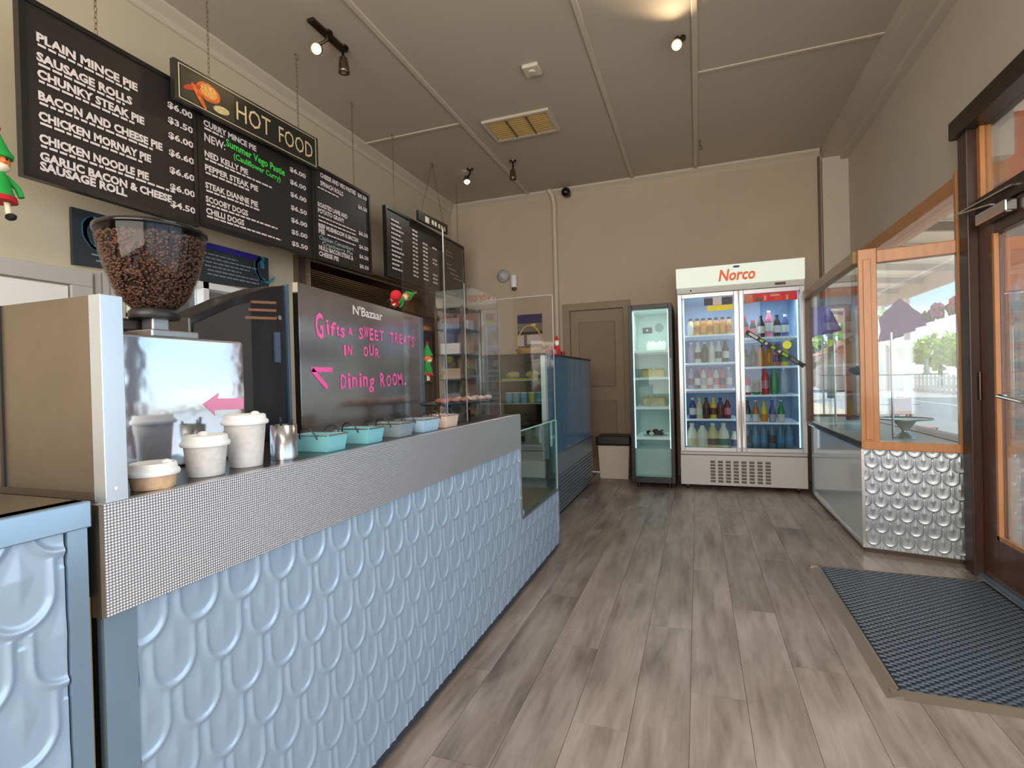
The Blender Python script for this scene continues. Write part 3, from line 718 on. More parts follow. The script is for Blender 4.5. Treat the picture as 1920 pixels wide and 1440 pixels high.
def hand(t, y, z, size, fit, drop=0.0):
    w = sum(.6 if c in 'iIt. ' else 1.0 for c in t); y0 = y
    for c in t:
        cw = (.6 if c in 'iIt. ' else 1.0)*fit/w
        if c != ' ': text(pk, c, (Xs, y0, z+rs.uniform(-.004, .004)+drop*(y0-y)), (0, 1, rs.uniform(-.10, .06)), (0, rs.uniform(-.12, .12), 1), size*rs.uniform(.92, 1.1), .022, 0, cw*.80)
        y0 += cw
hand('G', 1.545, 1.300, .125, .055); hand('ifts', 1.605, 1.315, .075, .115, -.1); hand('&', 1.735, 1.322, .040, .035)
hand('Sweet'.upper(), 1.80, 1.312, .066, .19, -.03); hand('TREATS', 2.035, 1.306, .066, .22, -.03)
hand('IN', 1.70, 1.240, .062, .062); hand('OUR', 1.83, 1.238, .060, .125)
hand('Dining', 1.675, 1.108, .085, .235); hand('ROOM.', 1.945, 1.110, .082, .225)
pk.obox((Xs, 1.575, 1.178), (0, .058, 0), (0, 0, .009), (.0003, 0, 0)); pk.obox((Xs, 1.562, 1.143), (0, .040, -.034), (0, .005, .008), (.0003, 0, 0))
link_pieces('lettering', pk, mat('pink_chalk', (250, 100, 176), .6), sg)
wb = B(); rowtxt(wb, "N'Bazaar", 1.765, 1.408, .052, .215, -.03, bold=.02)
link('brand_lettering', wb, LETTER, sg)

# ------------------------------------------------------------------ menu boards
MX = -2.58
def dash(b, x, y, z, w, h=.010, mi=0):
    yy = y
    while yy < y+w:
        l = random.uniform(.018, .05)
        b.box(x, x+.0008, yy, min(yy+l, y+w), z, z+h, mi); yy += l+.008
def board(label, y0, y1, z0, z1, x=MX, depth=.03):
    t = thing('menu_board', label, 'menu board', (x, (y0+y1)/2, z0), 'hanging black menu boards')
    link('panel', B().box(x-depth, x-.004, y0+.01, y1-.01, z0+.01, z1-.01), BOARD, t)
    f = B(); e = .022
    f.box(x-depth-.003, x+.004, y0, y0+e, z0, z1).box(x-depth-.003, x+.004, y1-e, y1, z0, z1)
    f.box(x-depth-.003, x+.004, y0+e, y1-e, z0, z0+e).box(x-depth-.003, x+.004, y0+e, y1-e, z1-e, z1)
    link('frame', f, FRAMEB, t)
    g = B(); z = z0+e
    while z < z1-e: g.box(x-.0042, x-.0032, y0+e, y1-e, z, z+.0012); z += .012
    link('groove_lines', g, mat('groove_black', (44, 38, 36), .6), t)['kind'] = 'stuff'
    return t
def price(b, y, z, s, t='$6.00', w=.16): text(b, t, (MX, y, z), (0, 1, 0), (0, 0, 1), s, .03, 0, w)
T1 = board('nearest large menu board listing mince, steak and chicken pies, left of the food photo sign', 1.325, 2.118, 2.012, 2.765)
b1 = B()
rows1 = [('PLAIN MINCE PIE', .44, 2.600), ('SAUSAGE ROLLS', .41, 2.518), ('CHUNKY STEAK PIE', .47, 2.447), ('BACON AND CHEESE PIE', .565, 2.355), ('CHICKEN MORNAY PIE', .50, 2.270), ('CHICKEN NOODLE PIE', .485, 2.175), ('GARLIC BACON & CHEESE', .61, 2.100), ('SAUSAGE ROLL', .37, 2.058)]
for i, (s, w, z) in enumerate(rows1):
    text(b1, s, (MX, 1.385, z), (0, 1, 0), (0, 0, 1), .050, .045, 0, w*.95)
    if i < 6: dash(b1, MX, 1.39, z-.020, w*.85 if i != 5 else .60)
for z, s in zip([2.600, 2.520, 2.440, 2.350, 2.258, 2.170, 2.080], ['$6.00', '$3.50', '$6.00', '$6.60', '$6.60', '$6.00', '$4.50']): price(b1, 1.955, z, .045, s, .145)
link_pieces('lettering', b1, LETTER, T1)
T2 = board('middle large menu board with green handwritten line under the food photo sign', 2.122, 3.050, 2.030, 2.74)
b2 = B()
rows2 = [('CURRY MINCE PIE', .37, 2.600, .13), ('NED KELLY PIE', .30, 2.428, .49), ('PEPPER STEAK PIE', .375, 2.350, .30), ('STEAK DIANNE PIE', .37, 2.250, .38), ('SCOOBY DOGS', .29, 2.172, .52), ('CHILLI DOGS', .26, 2.105, .55)]
for s, w, z, dw in rows2:
    text(b2, s, (MX, 2.165, z), (0, 1, 0), (0, 0, 1), .046, .035, 0, w); dash(b2, MX, 2.17, z-.020, dw)
text(b2, 'NEW:', (MX, 2.165, 2.515), (0, 1, 0), (0, 0, 1), .062, .02, 0, .14)
for z, s in zip([2.585, 2.500, 2.415, 2.325, 2.240, 2.160, 2.080], ['$6.00', '$6.00', '$6.00', '$6.50', '$6.00', '$5.00', '$5.50']): price(b2, 2.815, z, .042, s, .155)
link_pieces('lettering', b2, LETTER, T2)
b2 = B(); text(b2, 'Summer Vego Pastie', (MX, 2.31, 2.545), (0, 1, -.03), (0, 0, 1), .062, .02, 0, .46); text(b2, '(Cauliflower Curry)', (MX, 2.36, 2.490), (0, 1, -.03), (0, 0, 1), .048, .015, 0, .37)
link_pieces('green_lettering', b2, mat('green_chalk', (70, 226, 84), .6), T2)
T3 = board('third large menu board right of the photo sign with lamb and mushroom pies', 3.054, 3.735, 2.035, 2.725)
b3 = B()
for s, w, z in [('CHEESE AND VEG PASTIES', .42, 2.655), ('SPINACH ROLLS', .26, 2.595), ('ROASTED LAMB AND', .34, 2.430), ('POTATO GRAVY', .30, 2.385), ('BEEF MUSHROOM & BACON', .47, 2.275), ('PIE', .07, 2.235), ('NULLI BACON STEAK &', .40, 2.115), ('CHEESE PIE', .22, 2.070)]:
    text(b3, s, (MX, 3.085 if z < 2.5 else 3.12, z), (0, 1, 0), (0, 0, 1), .046, .04, 0, w)
for z, w in [(2.565, .24), (2.355, .44), (2.325, .44), (2.238, .34)]: dash(b3, MX, 3.18 if w == .34 else 3.09, z, w)
for z in [2.655, 2.560, 2.345, 2.235, 2.155, 2.075]: price(b3, 3.565, z, .042, '$6.50', .125)
link_pieces('lettering', b3, LETTER, T3)
b3 = B(); text(b3, 'Chicken Camembert', (MX, 3.09, 2.190), (0, 1, 0), (0, 0, 1), .045, .01, 0, .40); text(b3, 'Cranberry Pie', (MX, 3.12, 2.155), (0, 1, 0), (0, 0, 1), .040, .01, 0, .36)
link_pieces('chalk_lettering', b3, mat('pale_chalk', (170, 190, 190), .6), T3)
T4 = board('far menu board with narrow columns of prices behind the acrylic screens', 3.965, 5.085, 2.075, 2.712)
b4 = B()
for i in range(12):
    z = 2.60-i*.040; dash(b4, MX, 4.05, z, .13+.10*((i*7) % 5)/5, .016)
    for y in (4.42, 4.62, 4.82):
        if (i > 1 or y < 4.6) and not (y > 4.8 and i in (3, 4, 7, 8)): b4.box(MX, MX+.0008, y, y+.045, z, z+.017); b4.box(MX, MX+.0008, y+.055, y+.095, z-.002, z+.015)
link_pieces('lettering', b4, LETTER, T4)
T5 = board('farthest small menu board at the end of the row near the back wall', 5.10, 5.60, 2.10, 2.72)
b5 = B()
for z, y, w in [(2.56, 5.13, .16), (2.52, 5.13, .18), (2.42, 5.14, .12), (2.38, 5.16, .2), (2.33, 5.22, .24), (2.29, 5.30, .22)]: dash(b5, MX, y, z, w, .015)
link_pieces('lettering', b5, mat('faint_chalk', (150, 140, 136), .7), T5)
# hot food sign
hf = thing('hot_food_sign', 'black hanging sign reading HOT FOOD with a food photo at its left', 'sign', (MX+.05, 2.55, 2.65))
HX = MX+.05; tl = 0.03
hz = lambda y: 2.645+(y-1.98)*.025
link('panel', B().prism([(1.96, 2.640), (3.045, 2.665), (3.045, 2.89), (1.96, 2.850)], 'x', HX-.03, HX), mat('sign_green_black', (38, 40, 34), .35), hf)
f = B()
for a, c in (((1.985, 2.655), (3.02, 2.680)), ((1.985, 2.835), (3.02, 2.875)), ((1.985, 2.655), (1.985, 2.835)), ((3.02, 2.680), (3.02, 2.875))): f.bar((HX+.001, *a), (HX+.001, *c), .003, .005)
link('cream_border', f, mat('cream_line', (206, 194, 164), .5), hf)
b = B(); text(b, 'HOT', (HX+.0015, 2.335, 2.705), (0, 1, .03), (0, 0, 1), .155, .0, 0, .27); text(b, 'FOOD', (HX+.0015, 2.665, 2.712), (0, 1, .03), (0, 0, 1), .150, .0, 0, .32)
link_pieces('lettering', b, mat('gold_lettering', (226, 206, 160), .5), hf)
fp = B()
fp.add([(HX+.0012, 1.995, 2.665), (HX+.0012, 2.33, 2.674), (HX+.0012, 2.33, 2.838), (HX+.0012, 1.995, 2.828)], [(0, 1, 2, 3)])
link('food_photo', fp, mat('photo_dark_ground', (40, 42, 32), .5, var=.5, vs=14), hf)
fo = B(); X = HX+.002
def disc(b, y, z, ry, rz, mi, rot=0, k=0):
    pts = [(X+k, y+ry*math.cos(t)*math.cos(rot)-rz*math.sin(t)*math.sin(rot), z+ry*math.cos(t)*math.sin(rot)+rz*math.sin(t)*math.cos(rot)) for t in [2*PI*i/18 for i in range(18)]]
    b.add(pts, [tuple(range(18))], mi)
disc(fo, 2.16, 2.765, .075, .05, 0); disc(fo, 2.16, 2.77, .055, .035, 1, 0, .0004); disc(fo, 2.06, 2.745, .06, .015, 2, .5, .0006); disc(fo, 2.10, 2.715, .07, .015, 0, -.9, .0008); disc(fo, 2.24, 2.705, .055, .022, 3, .2, .0009)
link('pictured_dish', fo, [mat('ph_orange', (214, 96, 34), .5, var=.5, vs=50), mat('ph_bun', (226, 166, 80), .5, var=.4, vs=70), mat('ph_red', (186, 54, 26), .5), mat('ph_cream', (204, 190, 140), .5, var=.3, vs=60)], hf)
# small far sign
fs = thing('small_far_sign', 'small dark sign with pale lettering hanging above the far menu board', 'sign', (MX+.04, 4.8, 2.72))
link('panel', B().prism([(4.47, 2.715), (5.10, 2.735), (5.10, 2.835), (4.47, 2.81)], 'x', MX+.02, MX+.045), mat('sign_green_black', (38, 40, 34)), fs)
b = B(); b.box(MX+.0455, MX+.046, 4.60, 4.68, 2.73, 2.79)
for y in (4.74, 4.80, 4.88, 4.94, 5.0): b.box(MX+.0455, MX+.046, y, y+.04, 2.745, 2.79)
link_pieces('lettering', b, mat('cream_line', (206, 194, 164)), fs)
# chains and hooks
CH = mat('chain_metal', (132, 118, 96), .4, .7)
def chain(y, zb, x=MX, label='', ring=True, y2=None):
    t = thing('hanging_chain', label, 'chain', (x, y, zb), 'chains holding the menu boards')
    b = B(); z = zb; k = 0; yy = y
    n = int((ZC-.03-zb)/.026)
    for k in range(n):
        z0 = zb+k*.026; pts = []
        ys = y+(y2-y)*k/n if y2 else y
        for q in range(9):
            a = 2*PI*q/8; dxy = .006*math.cos(a); pts.append((x+(dxy if k % 2 else 0), ys+(0 if k % 2 else dxy), z0+.015+.016*math.sin(a)))
        b.tube(pts, .0018, 5)
    link('links', b, CH, t)
    link('ceiling_hook', B().tube([(x, (y2 or y)+.016*math.cos(a), ZC-.022+.018*math.sin(a)) for a in [2*PI*i/12 for i in range(13)]], .003, 6), CH, t)
chain(1.62, 2.765, label='chain holding the near end of the nearest menu board')
chain(2.18, 2.865, MX+.035, 'chain holding the left end of the hot food sign')
chain(2.87, 2.885, MX+.035, 'chain with big ring holding the right end of the hot food sign')
chain(3.52, 2.725, label='chain holding the third menu board, right of the hot food sign')
chain(4.11, 2.712, label='chain holding the near end of the far price board')
chain(4.56, 2.815, MX+.03, 'slanting chain on the left of the small far sign', y2=4.80)
chain(5.02, 2.832, MX+.03, 'slanting chain on the right of the small far sign', y2=4.82)
chain(5.44, 2.72, label='chain holding the farthest small menu board')
# chalkboard on the left wall behind the grinder
cb = thing('chalkboard', 'long chalkboard with blue swirls on the left wall behind the bean hopper', 'chalkboard', (XL+.02, 2.35, 1.8))
link('panel', B().prism([(1.715, 1.765), (2.985, 1.830), (2.985, 2.065), (1.715, 2.055)], 'x', XL+.004, XL+.024), mat('chalk_slate', (46, 52, 58), .6, var=.12, vs=6), cb)
b = B(); X = XL+.0248
def swirl(b, y, z, s):
    for k in range(4):
        pts = [(X, y+s*(.25+.16*k)*math.cos(a)+.02*k, z+s*(.5+.1*k)*math.sin(a)) for a in [k+.35*i for i in range(9)]]
        for p, q in zip(pts, pts[1:]):
            p = Vector(p); q = Vector(q); d = q-p; pp = Vector((0, -d.z, d.y)).normalized()
            b.obox((p+q)/2, d*.55, pp*(.016-.003*k), (.0004, 0, 0))
swirl(b, 1.80, 1.95, .12); swirl(b, 2.90, 1.98, .12)
link_pieces('blue_swirl', b, mat('blue_chalk', (44, 140, 172), .7), cb)
b = B().box(X, X+.0006, 1.95, 2.05, 2.035, 2.052).box(X, X+.0006, 2.43, 2.88, 2.025, 2.06)
link_pieces('blue_heading', b, mat('deep_blue_chalk', (44, 34, 150), .6), cb)
b = B()
for i in range(6): dash(b, X, 2.42+random.uniform(0, .06), 1.985-i*.026, random.uniform(.25, .42), .008)
dash(b, X, 1.80, 1.83, .15, .008); dash(b, X, 1.82, 1.80, .15, .008)
link_pieces('chalk_writing', b, mat('grey_chalk', (138, 146, 150), .7), cb)

# ------------------------------------------------------------------ acrylic screens
def screen(label, b, e, loc):
    t = thing('acrylic_screen', label, 'screen', loc, 'clear acrylic sneeze guards on the counter')
    link('sheet', b, ACRYL, t); link('polished_edge', e, ACGLOW, t)
AX = -.95
screen('clear acrylic screen standing nearest the gift sign, in front of the price board', B().box(AX-.004, AX, 1.555, 1.868, .9436, 1.640), B().box(AX-.004, AX, 1.868, 1.871, .9436, 1.735), (AX, 1.7, .9436))
screen('middle clear acrylic screen, tallest over the counter, right of the price board', B().box(AX-.006, AX-.002, 1.88, 2.062, .9436, 1.70), B().box(AX-.006, AX-.002, 2.062, 2.0645, .9436, 1.55), (AX, 1.97, .9436))
screen('clear acrylic screen at the far end of the tall counter', B().box(AX-.004, AX, 2.09, 2.46, .9436, 1.545), B().box(AX-.004, AX, 2.46, 2.4625, .9436, 1.545), (AX, 2.3, .9436))
screen('tall clear acrylic screen across the end of the display well', B().box(-1.36, -.875, 3.238, 3.243, .4055, 1.665), B().box(-.875, -.872, 3.238, 3.243, .857, 1.665).box(-1.36, -.875, 3.238, 3.243, 1.665, 1.668), (-1.1, 3.24, .4055))

# ------------------------------------------------------------------ cake tray on stand with pastries
ts = thing('pastry_stand', 'black pedestal stand with a long pastry tray behind the caddies', 'cake stand', (-1.1, 2.3, .943))
link('tray', B().lathe([(0, 1.016), (.145, 1.016), (.15, 1.020), (.15, 1.026), (.142, 1.022), (0, 1.022)], (0, 0, 0), 36), BLACK, ts)
tr = ts.children[0]
for v in tr.data.vertices: w = v.co+Vector((-1.1, 2.3, .943)); v.co = Vector((w.x*.95, w.y*2.1, w.z))-Vector((0, 0, .943))
link('leg', B().lathe([(.035, .9435), (.030, .95), (.012, .965), (.012, 1.0), (.03, 1.016)], (-1.1, 2.16, 0), 16), BLACK, ts)
link('leg', B().lathe([(.035, .9435), (.030, .95), (.012, .965), (.012, 1.0), (.03, 1.016)], (-1.1, 2.40, 0), 16), BLACK, ts)
CRO = mat('baked_brown', (168, 112, 82), .6, var=.35, vs=40); ICE = mat('iced_pink', (206, 180, 176), .6, var=.2, vs=60)
k = 0
for i in range(11):
    y = 2.06+i*.050; c = CRO if i < 5 else ICE
    o = link('pastry', B().ball((-1.06-.05*(i % 2), y, 1.034), .023, 10, 0, (1.0, 1.05, .55), .08), c)
    tag(o, '%s pastry, %s from the near end of the long pastry tray' % ('golden brown' if i < 5 else 'iced pink and white', ORD[i]), 'pastry', 'pastries on the black stand')

# ------------------------------------------------------------------ elves
def elf(label, o, S_=1.0, rot=0.0, tilt=0.0, hat=(22, 150, 60), hang=False):
    t = thing('elf_doll', label, 'doll', o, 'stuffed Christmas elf dolls')
    G = mat('felt_green', (20, 158, 62), .8); R = mat('felt_red', (188, 20, 36), .8); K = mat('felt_black', (18, 20, 26), .8)
    F = mat('elf_face', (236, 128, 60), .7); H = mat('elf_hair', (238, 226, 200), .8)
    def P(x, y, z): return Vector((x*S_, y*S_, z*S_))+Vector(o)
    link('torso', B().lathe([(.050*S_, .07*S_), (.042*S_, .10*S_), (.026*S_, .16*S_), (.018*S_, .175*S_)], o, 16), G, t)
    link('tunic_hem', B().lathe([(.056*S_, .055*S_), (.052*S_, .075*S_)], o, 16), R, t)
    link('head', B().ball(P(0, 0, .205), .038*S_, 14), F, t)
    link('nose', B().ball(P(.038, 0, .203), .009*S_, 8), F, t)
    link('eye', B().ball(P(.033, -.012, .215), .005*S_, 8), K, t); link('eye', B().ball(P(.033, .012, .215), .005*S_, 8), K, t)
    link('beard', B().ball(P(.012, 0, .185), .030*S_, 10, 0, (1, 1, .7)), H, t)
    link('hat', B().lathe([(.046*S_, .222*S_), (.048*S_, .236*S_), (.038*S_, .25*S_), (.022*S_, .285*S_), (.004*S_, .33*S_)], o, 16), G, t)
    link('hat_bobble', B().ball(P(0, 0, .335), .013*S_, 10), R, t)
    for s in (-1, 1):
        link('arm', B().tube([P(0, s*.022, .155), P(.01, s*.055, .12), P(.02, s*.062, .085)], [.012*S_, .011*S_, .010*S_], 8), G, t)
        link('leg', B().tube([P(.0, s*.02, .075), P(.01, s*.022, .04), P(.01, s*.024, .01)], .010*S_, 8), mat('elf_stripe', (230, 228, 190), .8), t)
        link('boot', B().ball(P(.02, s*.026, .0), .020*S_, 10, 0, (1.3, .8, .7)), K, t)
    t.rotation_euler = (tilt, 0, rot)
    return t
e1 = elf('elf doll lying over the top edge of the black gift sign', (SX-.005, 2.045, 1.485), .50, -.4, -1.15)
link('red_bauble', B().ball((SX+.02, 2.02, 1.52), .026, 14), mat('felt_red', (188, 20, 36)), e1)
e2 = elf('elf doll with green hat hanging beside the right edge of the gift sign', (SX+.0, 2.372, 1.12), .62, .3, -.10)
e3 = elf('elf doll hanging at the far left edge beside the nearest menu board', (-2.5, 1.205, 1.80), 1.0, .0, 0)
link('hanging_string', B().tube([(-2.5, 1.205, 2.15), (-2.5, 1.205, ZC)], .0015, 5), mat('string', (120, 110, 90), .8), e3)

# ------------------------------------------------------------------ tall cake display case
cx0, cx1, cy0, cy1 = -1.62, -1.06, 3.68, 5.38
cs = thing('tall_display_case', 'tall blue tinted glass display case with ribbed base beyond the counter', 'display case', (-1.3, 4.5, 0))
CG = glass('case_glass', (230, 238, 235), .2)
GM = mat('case_grey_green', (96, 104, 98), .4, .4)
link('base_box', B().box(cx0, cx1-.012, cy0, cy1, .05, .51), mat('case_base_white', (186, 194, 196), .4), cs)
link('foot_rail', B().box(cx0+.03, cx1-.04, cy0+.03, cy1-.03, 0, .05), BLACK, cs)
link('front_plate', B().box(cx1-.012, cx1, cy0, cy1, .36, .515), mat('rib_grey', (128, 140, 148), .35, .5), cs)
for i in range(10):
    z = .055+i*.030; link('rib', B().prism([(cx1-.012, z), (cx1+.004, z+.004), (cx1+.004, z+.020), (cx1-.012, z+.024)], 'y', cy0, cy1), mat('rib_grey', (128, 140, 148)), cs)
link('base_cap', B().box(cx1-.012, cx1+.006, cy0, cy1, .515, .527), STEEL, cs)
link('top_slab', B().box(cx0-.01, cx1+.006, cy0-.005, cy1+.005, 1.300, 1.318), mat('slab_black', (28, 26, 26), .3), cs)
link('front_glass', B().box(cx1-.006, cx1, cy0+.05, cy1-.01, .527, 1.30), BLUEGL, cs)
link('end_glass', B().box(cx0+.01, cx1-.03, cy0, cy0+.005, .527, 1.30), CG, cs)
link('corner_mullion', B().box(cx1-.035, cx1, cy0, cy0+.05, .527, 1.30), mat('mullion_pale', (186, 214, 212), .25, .3), cs)
link('frame_post', B().box(cx0, cx0+.02, cy0, cy0+.02, .51, 1.30).box(cx0, cx0+.02, cy1-.02, cy1, .51, 1.30).box(cx1-.02, cx1, cy1-.01, cy1, .527, 1.30), GM, cs)
link('back_panel', B().box(cx0, cx0+.008, cy0+.02, cy1-.02, .51, 1.30), mat('case_back', (50, 56, 60), .4), cs)
CSL = mat('case_shelf', (150, 168, 168), .3)
for z in (.76, .945, 1.12): link('shelf', B().box(cx0+.03, cx1-.04, cy0+.02, cy1-.03, z-.008, z), CSL, cs)
link('light_tube', B().box(cx1-.05, cx1-.038, cy0+.06, cy1-.06, 1.282, 1.298), LED, cs)
for z, kind in ((1.12, 'tray'), (.945, 'cups'), (.76, 'roll'), (.5101, 'box')):
    if kind == 'tray':
        tag(link('serving_tray', B().box(-1.42, -1.13, 3.72, 3.90, z, z+.012), mat('lime_tray', (170, 190, 70), .5)), 'lime green tray on the top shelf of the tall display case', 'tray')
        for i, x in enumerate((-1.36, -1.20)):
            tag(link('bread_loaf', B().ball((x, 3.80, z+.040), .05, 12, 0, (1.1, 1, .6), .05), mat('loaf', (198, 166, 116), .7, var=.15)), ('left' if i == 0 else 'right')+' pale bread loaf on the lime green tray', 'bread')
    if kind == 'cups':
        for i in range(5):
            x = -1.38+i*.062; tt = thing('dessert_tub', '%s small %s dessert tub on the middle case shelf' % (ORD[i], 'turquoise' if i != 3 else 'yellow green'), 'tub', (x, 3.76, z), 'dessert tubs in the tall display case')
            link('tub', B().lathe([(.024, z), (.029, z+.075)], (x, 3.76, 0), 14), mat('tub_turq', (40, 160, 196), .4) if i != 3 else mat('tub_lime', (170, 170, 80), .5), tt)
            link('lid', B().lathe([(.0300, z+.075), (.029, z+.081)], (x, 3.76, 0), 14), WHITE, tt)
    if kind == 'roll':
        for i in range(3):
            x = -1.34+i*.09; tag(link('bread_roll', B().ball((x, 3.78, z+.022), .036, 10, 0, (1.1, 1, .6), .05), mat('roll_brown', (150, 110, 66), .7, var=.2)), '%s brown bread roll on the lower case shelf' % ORD[i], 'bread', 'rolls in the tall display case')
pl = bpy.data.lights.new('case_fill_light', 'POINT'); pl.energy = 1.6; pl.shadow_soft_size = .01; pl.color = (.92, 1, .95)  # point lamp added to brighten the case contents
plo = bpy.data.objects.new('case_fill_light', pl); C.objects.link(plo); plo.location = (-1.13, 4.05, 1.255)
# things on top
bs = thing('gift_basket', 'wicker gift basket with a high hoop handle and red ribbon on the display case', 'basket', (-1.2, 4.0, 1.318))
WK = mat('wicker', (176, 146, 92), .7, var=.25, vs=60)
bk_ = B()
for i in range(6): bk_.tube([(-1.23+.085*math.cos(a)*(1+.05*i), 3.86+.12*math.sin(a)*(1+.05*i), 1.322+i*.007) for a in [2*PI*q/20 for q in range(21)]], .0042, 6)
link('woven_side', bk_, WK, bs)
link('basket_base', B().lathe([(0, 1.3185), (.085, 1.3185), (.085, 1.322)], (-1.23, 3.86, 0), 20), WK, bs)
link('hoop_handle', B().tube([(-1.23+.105*math.cos(a), 3.86+.02*math.cos(a), 1.345+.20*math.sin(a)) for a in [PI*q/16 for q in range(17)]], .0055, 8), WK, bs)
link('bow', B().ball((-1.20, 3.865, 1.548), .014, 8, 0, (1.8, .6, .9)), mat('gold_ribbon', (190, 160, 70), .4), bs)
PKM = mat('red_wrap', (128, 26, 34), .45, var=.4, vs=30)
for i, (x, y, sx) in enumerate([(-1.27, 3.86, .03), (-1.19, 3.86, .03), (-1.10, 3.95, .028), (-1.12, 4.10, .030), (-1.10, 4.30, .035)]):
    z = 1.3225 if i < 2 else 1.3181
    o = link('wrapped_gift', B().box(x-sx, x+sx, y-.035, y+.035, z, z+.035+.012*(i % 2)), PKM if i % 2 == 0 else mat('pink_wrap', (206, 150, 150), .45, var=.3, vs=30), bevel=.006)
    tag(o, ['dark red wrapped gift at the left in the wicker basket', 'pink wrapped gift at the right in the wicker basket', 'dark red gift on the case just beside the basket', 'pink wrapped gift on the display case behind the red one', 'dark red gift farthest back on the display case'][i], 'gift', 'wrapped gifts on the display case')
sf = thing('santa_figurine', 'small red and white Christmas figurine standing on the display case', 'figurine', (-1.105, 4.2, 1.318))
link('robe', B().lathe([(.035, 1.3181), (.028, 1.37), (.016, 1.42)], (-1.105, 4.2, 0), 14), mat('felt_red', (188, 20, 36)), sf)
link('head', B().ball((-1.105, 4.2, 1.437), .020, 10), mat('santa_face', (226, 190, 170), .6), sf)
link('beard', B().ball((-1.100, 4.188, 1.418), .018, 10, 0, (1, .8, 1.3)), WHITE, sf)
link('cap', B().lathe([(.021, 1.444), (.014, 1.465), (.003, 1.485)], (-1.105, 4.2, 0), 12), mat('felt_red', (188, 20, 36)), sf)

# ------------------------------------------------------------------ rear shelving by left wall
rk = thing('storage_rack', 'grey metal storage rack against the left wall near the back corner', 'shelf', (-2.75, 5.75, 0))
RKM = mat('rack_metal', (118, 118, 112), .4, .5)
for x in (-2.94, -2.60):
    for y in (5.50, 6.02): link('upright', B().box(x, x+.025, y, y+.025, 0, 2.02), RKM, rk)
k = 0
for z in (.5, .85, 1.15, 1.45, 1.75, 2.0):
    link('rack_shelf', B().box(-2.94, -2.575, 5.50, 6.045, z-.012, z), RKM, rk)
    if z < 2.0:
        for i in range(2):
            o = link('storage_tub', B().box(-2.90, -2.64, 5.54+i*.25, 5.73+i*.25, z, z+.13), [WHITE, mat('tub_cream', (206, 190, 168), .5), mat('tub_grey', (150, 156, 160), .5)][(k) % 3], bevel=.008)
            tag(o, '%s %s storage tub on rack shelf %s' % ('near' if i == 0 else 'far', ['white', 'cream', 'grey'][k % 3], ['one, the lowest', 'two from bottom', 'three in the middle', 'four from bottom', 'five, just below the top'][[.5, .85, 1.15, 1.45, 1.75].index(z)]), 'tub', 'tubs on the storage rack'); k += 1

# ------------------------------------------------------------------ back wall items
tag(link('wall_poster', B().box(-2.56, -2.33, YB-.004, YB, 1.49, 1.90), mat('poster_grey', (176, 178, 178), .4, var=.2, vs=8)), 'pale grey poster on the back wall left of the calendar', 'poster')
cal = thing('wall_calendar', 'wall calendar with navy blue top and white lower sheets', 'calendar', (-1.93, YB, 1.5))
link('backing', B().box(-2.10, -1.78, YB-.004, YB, 1.50, 1.93), mat('calendar_grey', (120, 116, 96), .6, var=.3, vs=15), cal)
link('navy_header', B().box(-2.10, -1.78, YB-.0055, YB-.004, 1.82, 1.93), mat('navy', (28, 28, 92), .5), cal)
link('dark_band', B().box(-2.10, -1.78, YB-.0055, YB-.004, 1.685, 1.715), BLACK, cal)
link('white_sheet', B().box(-2.10, -2.02, YB-.0055, YB-.004, 1.54, 1.675).box(-1.98, -1.78, YB-.0055, YB-.004, 1.56, 1.675), mat('sheet', (206, 196, 196), .6), cal)
ss = thing('wall_siren', 'round grey siren dome on the back wall above the poster', 'alarm', (-2.265, YB, 2.43))
link('housing', B().lathe([(.085, 0), (.082, -.03), (.06, -.05), (0, -.055)], (-2.265, YB, 2.43), 24, axis='y'), mat('siren_grey', (166, 164, 164), .4), ss)
link('lens', B().lathe([(.045, -.05), (.035, -.085), (0, -.10)], (-2.265, YB, 2.43), 20, axis='y'), OFFW, ss)
ad = thing('air_freshener', 'white tubular dispenser on the back wall beside the round siren', 'dispenser', (-2.12, YB, 2.26))
link('tube', B().lathe([(.038, 2.27), (.04, 2.28), (.04, 2.41), (.036, 2.42)], (-2.12, YB-.042, 0), 18), WHITE, ad)
link('nozzle', B().lathe([(.026, 2.235), (.028, 2.27)], (-2.12, YB-.042, 0), 14), mat('nozzle_dark', (74, 64, 54), .5), ad)
link('cable', B().tube([(-2.12, YB-.008, 2.235), (-2.12, YB-.008, 1.2)], .006, 6), WALL, ad)
pp = struct('trim_12', B().tube([(-1.64, YB-.10, ZC-.005), (-1.60, YB-.06, ZC-.06), (-1.585, YB-.035, ZC-.16), (-1.585, YB-.03, ZC-.3), (-1.585, YB-.03, .05)], .028, 12), TRIM)
cc = thing('security_camera', 'small black dome security camera at the top of the back wall', 'camera', (-1.42, YB-.05, 3.33))
link('bracket', B().box(-1.455, -1.385, YB-.07, YB-.001, 3.30, 3.385), BLACK, cc, bevel=.008)
link('dome', B().ball((-1.42, YB-.10, 3.33), .055, 16), GLOSSB, cc)
# bin
bn = thing('swing_top_bin', 'cream waste bin with black lid beside the small cake fridge', 'bin', (-.90, 5.86, 0))
link('bin_body', B().prism([(-1.065, .37), (-1.045, .0), (-.735, .0), (-.715, .37)], 'y', 5.72, 6.0), mat('bin_cream', (196, 184, 170), .5), bn, bevel=.01)
link('lid', B().box(-1.085, -.70, 5.705, 6.015, .37, .475), mat('bin_black', (20, 24, 28), .4), bn, bevel=.02)

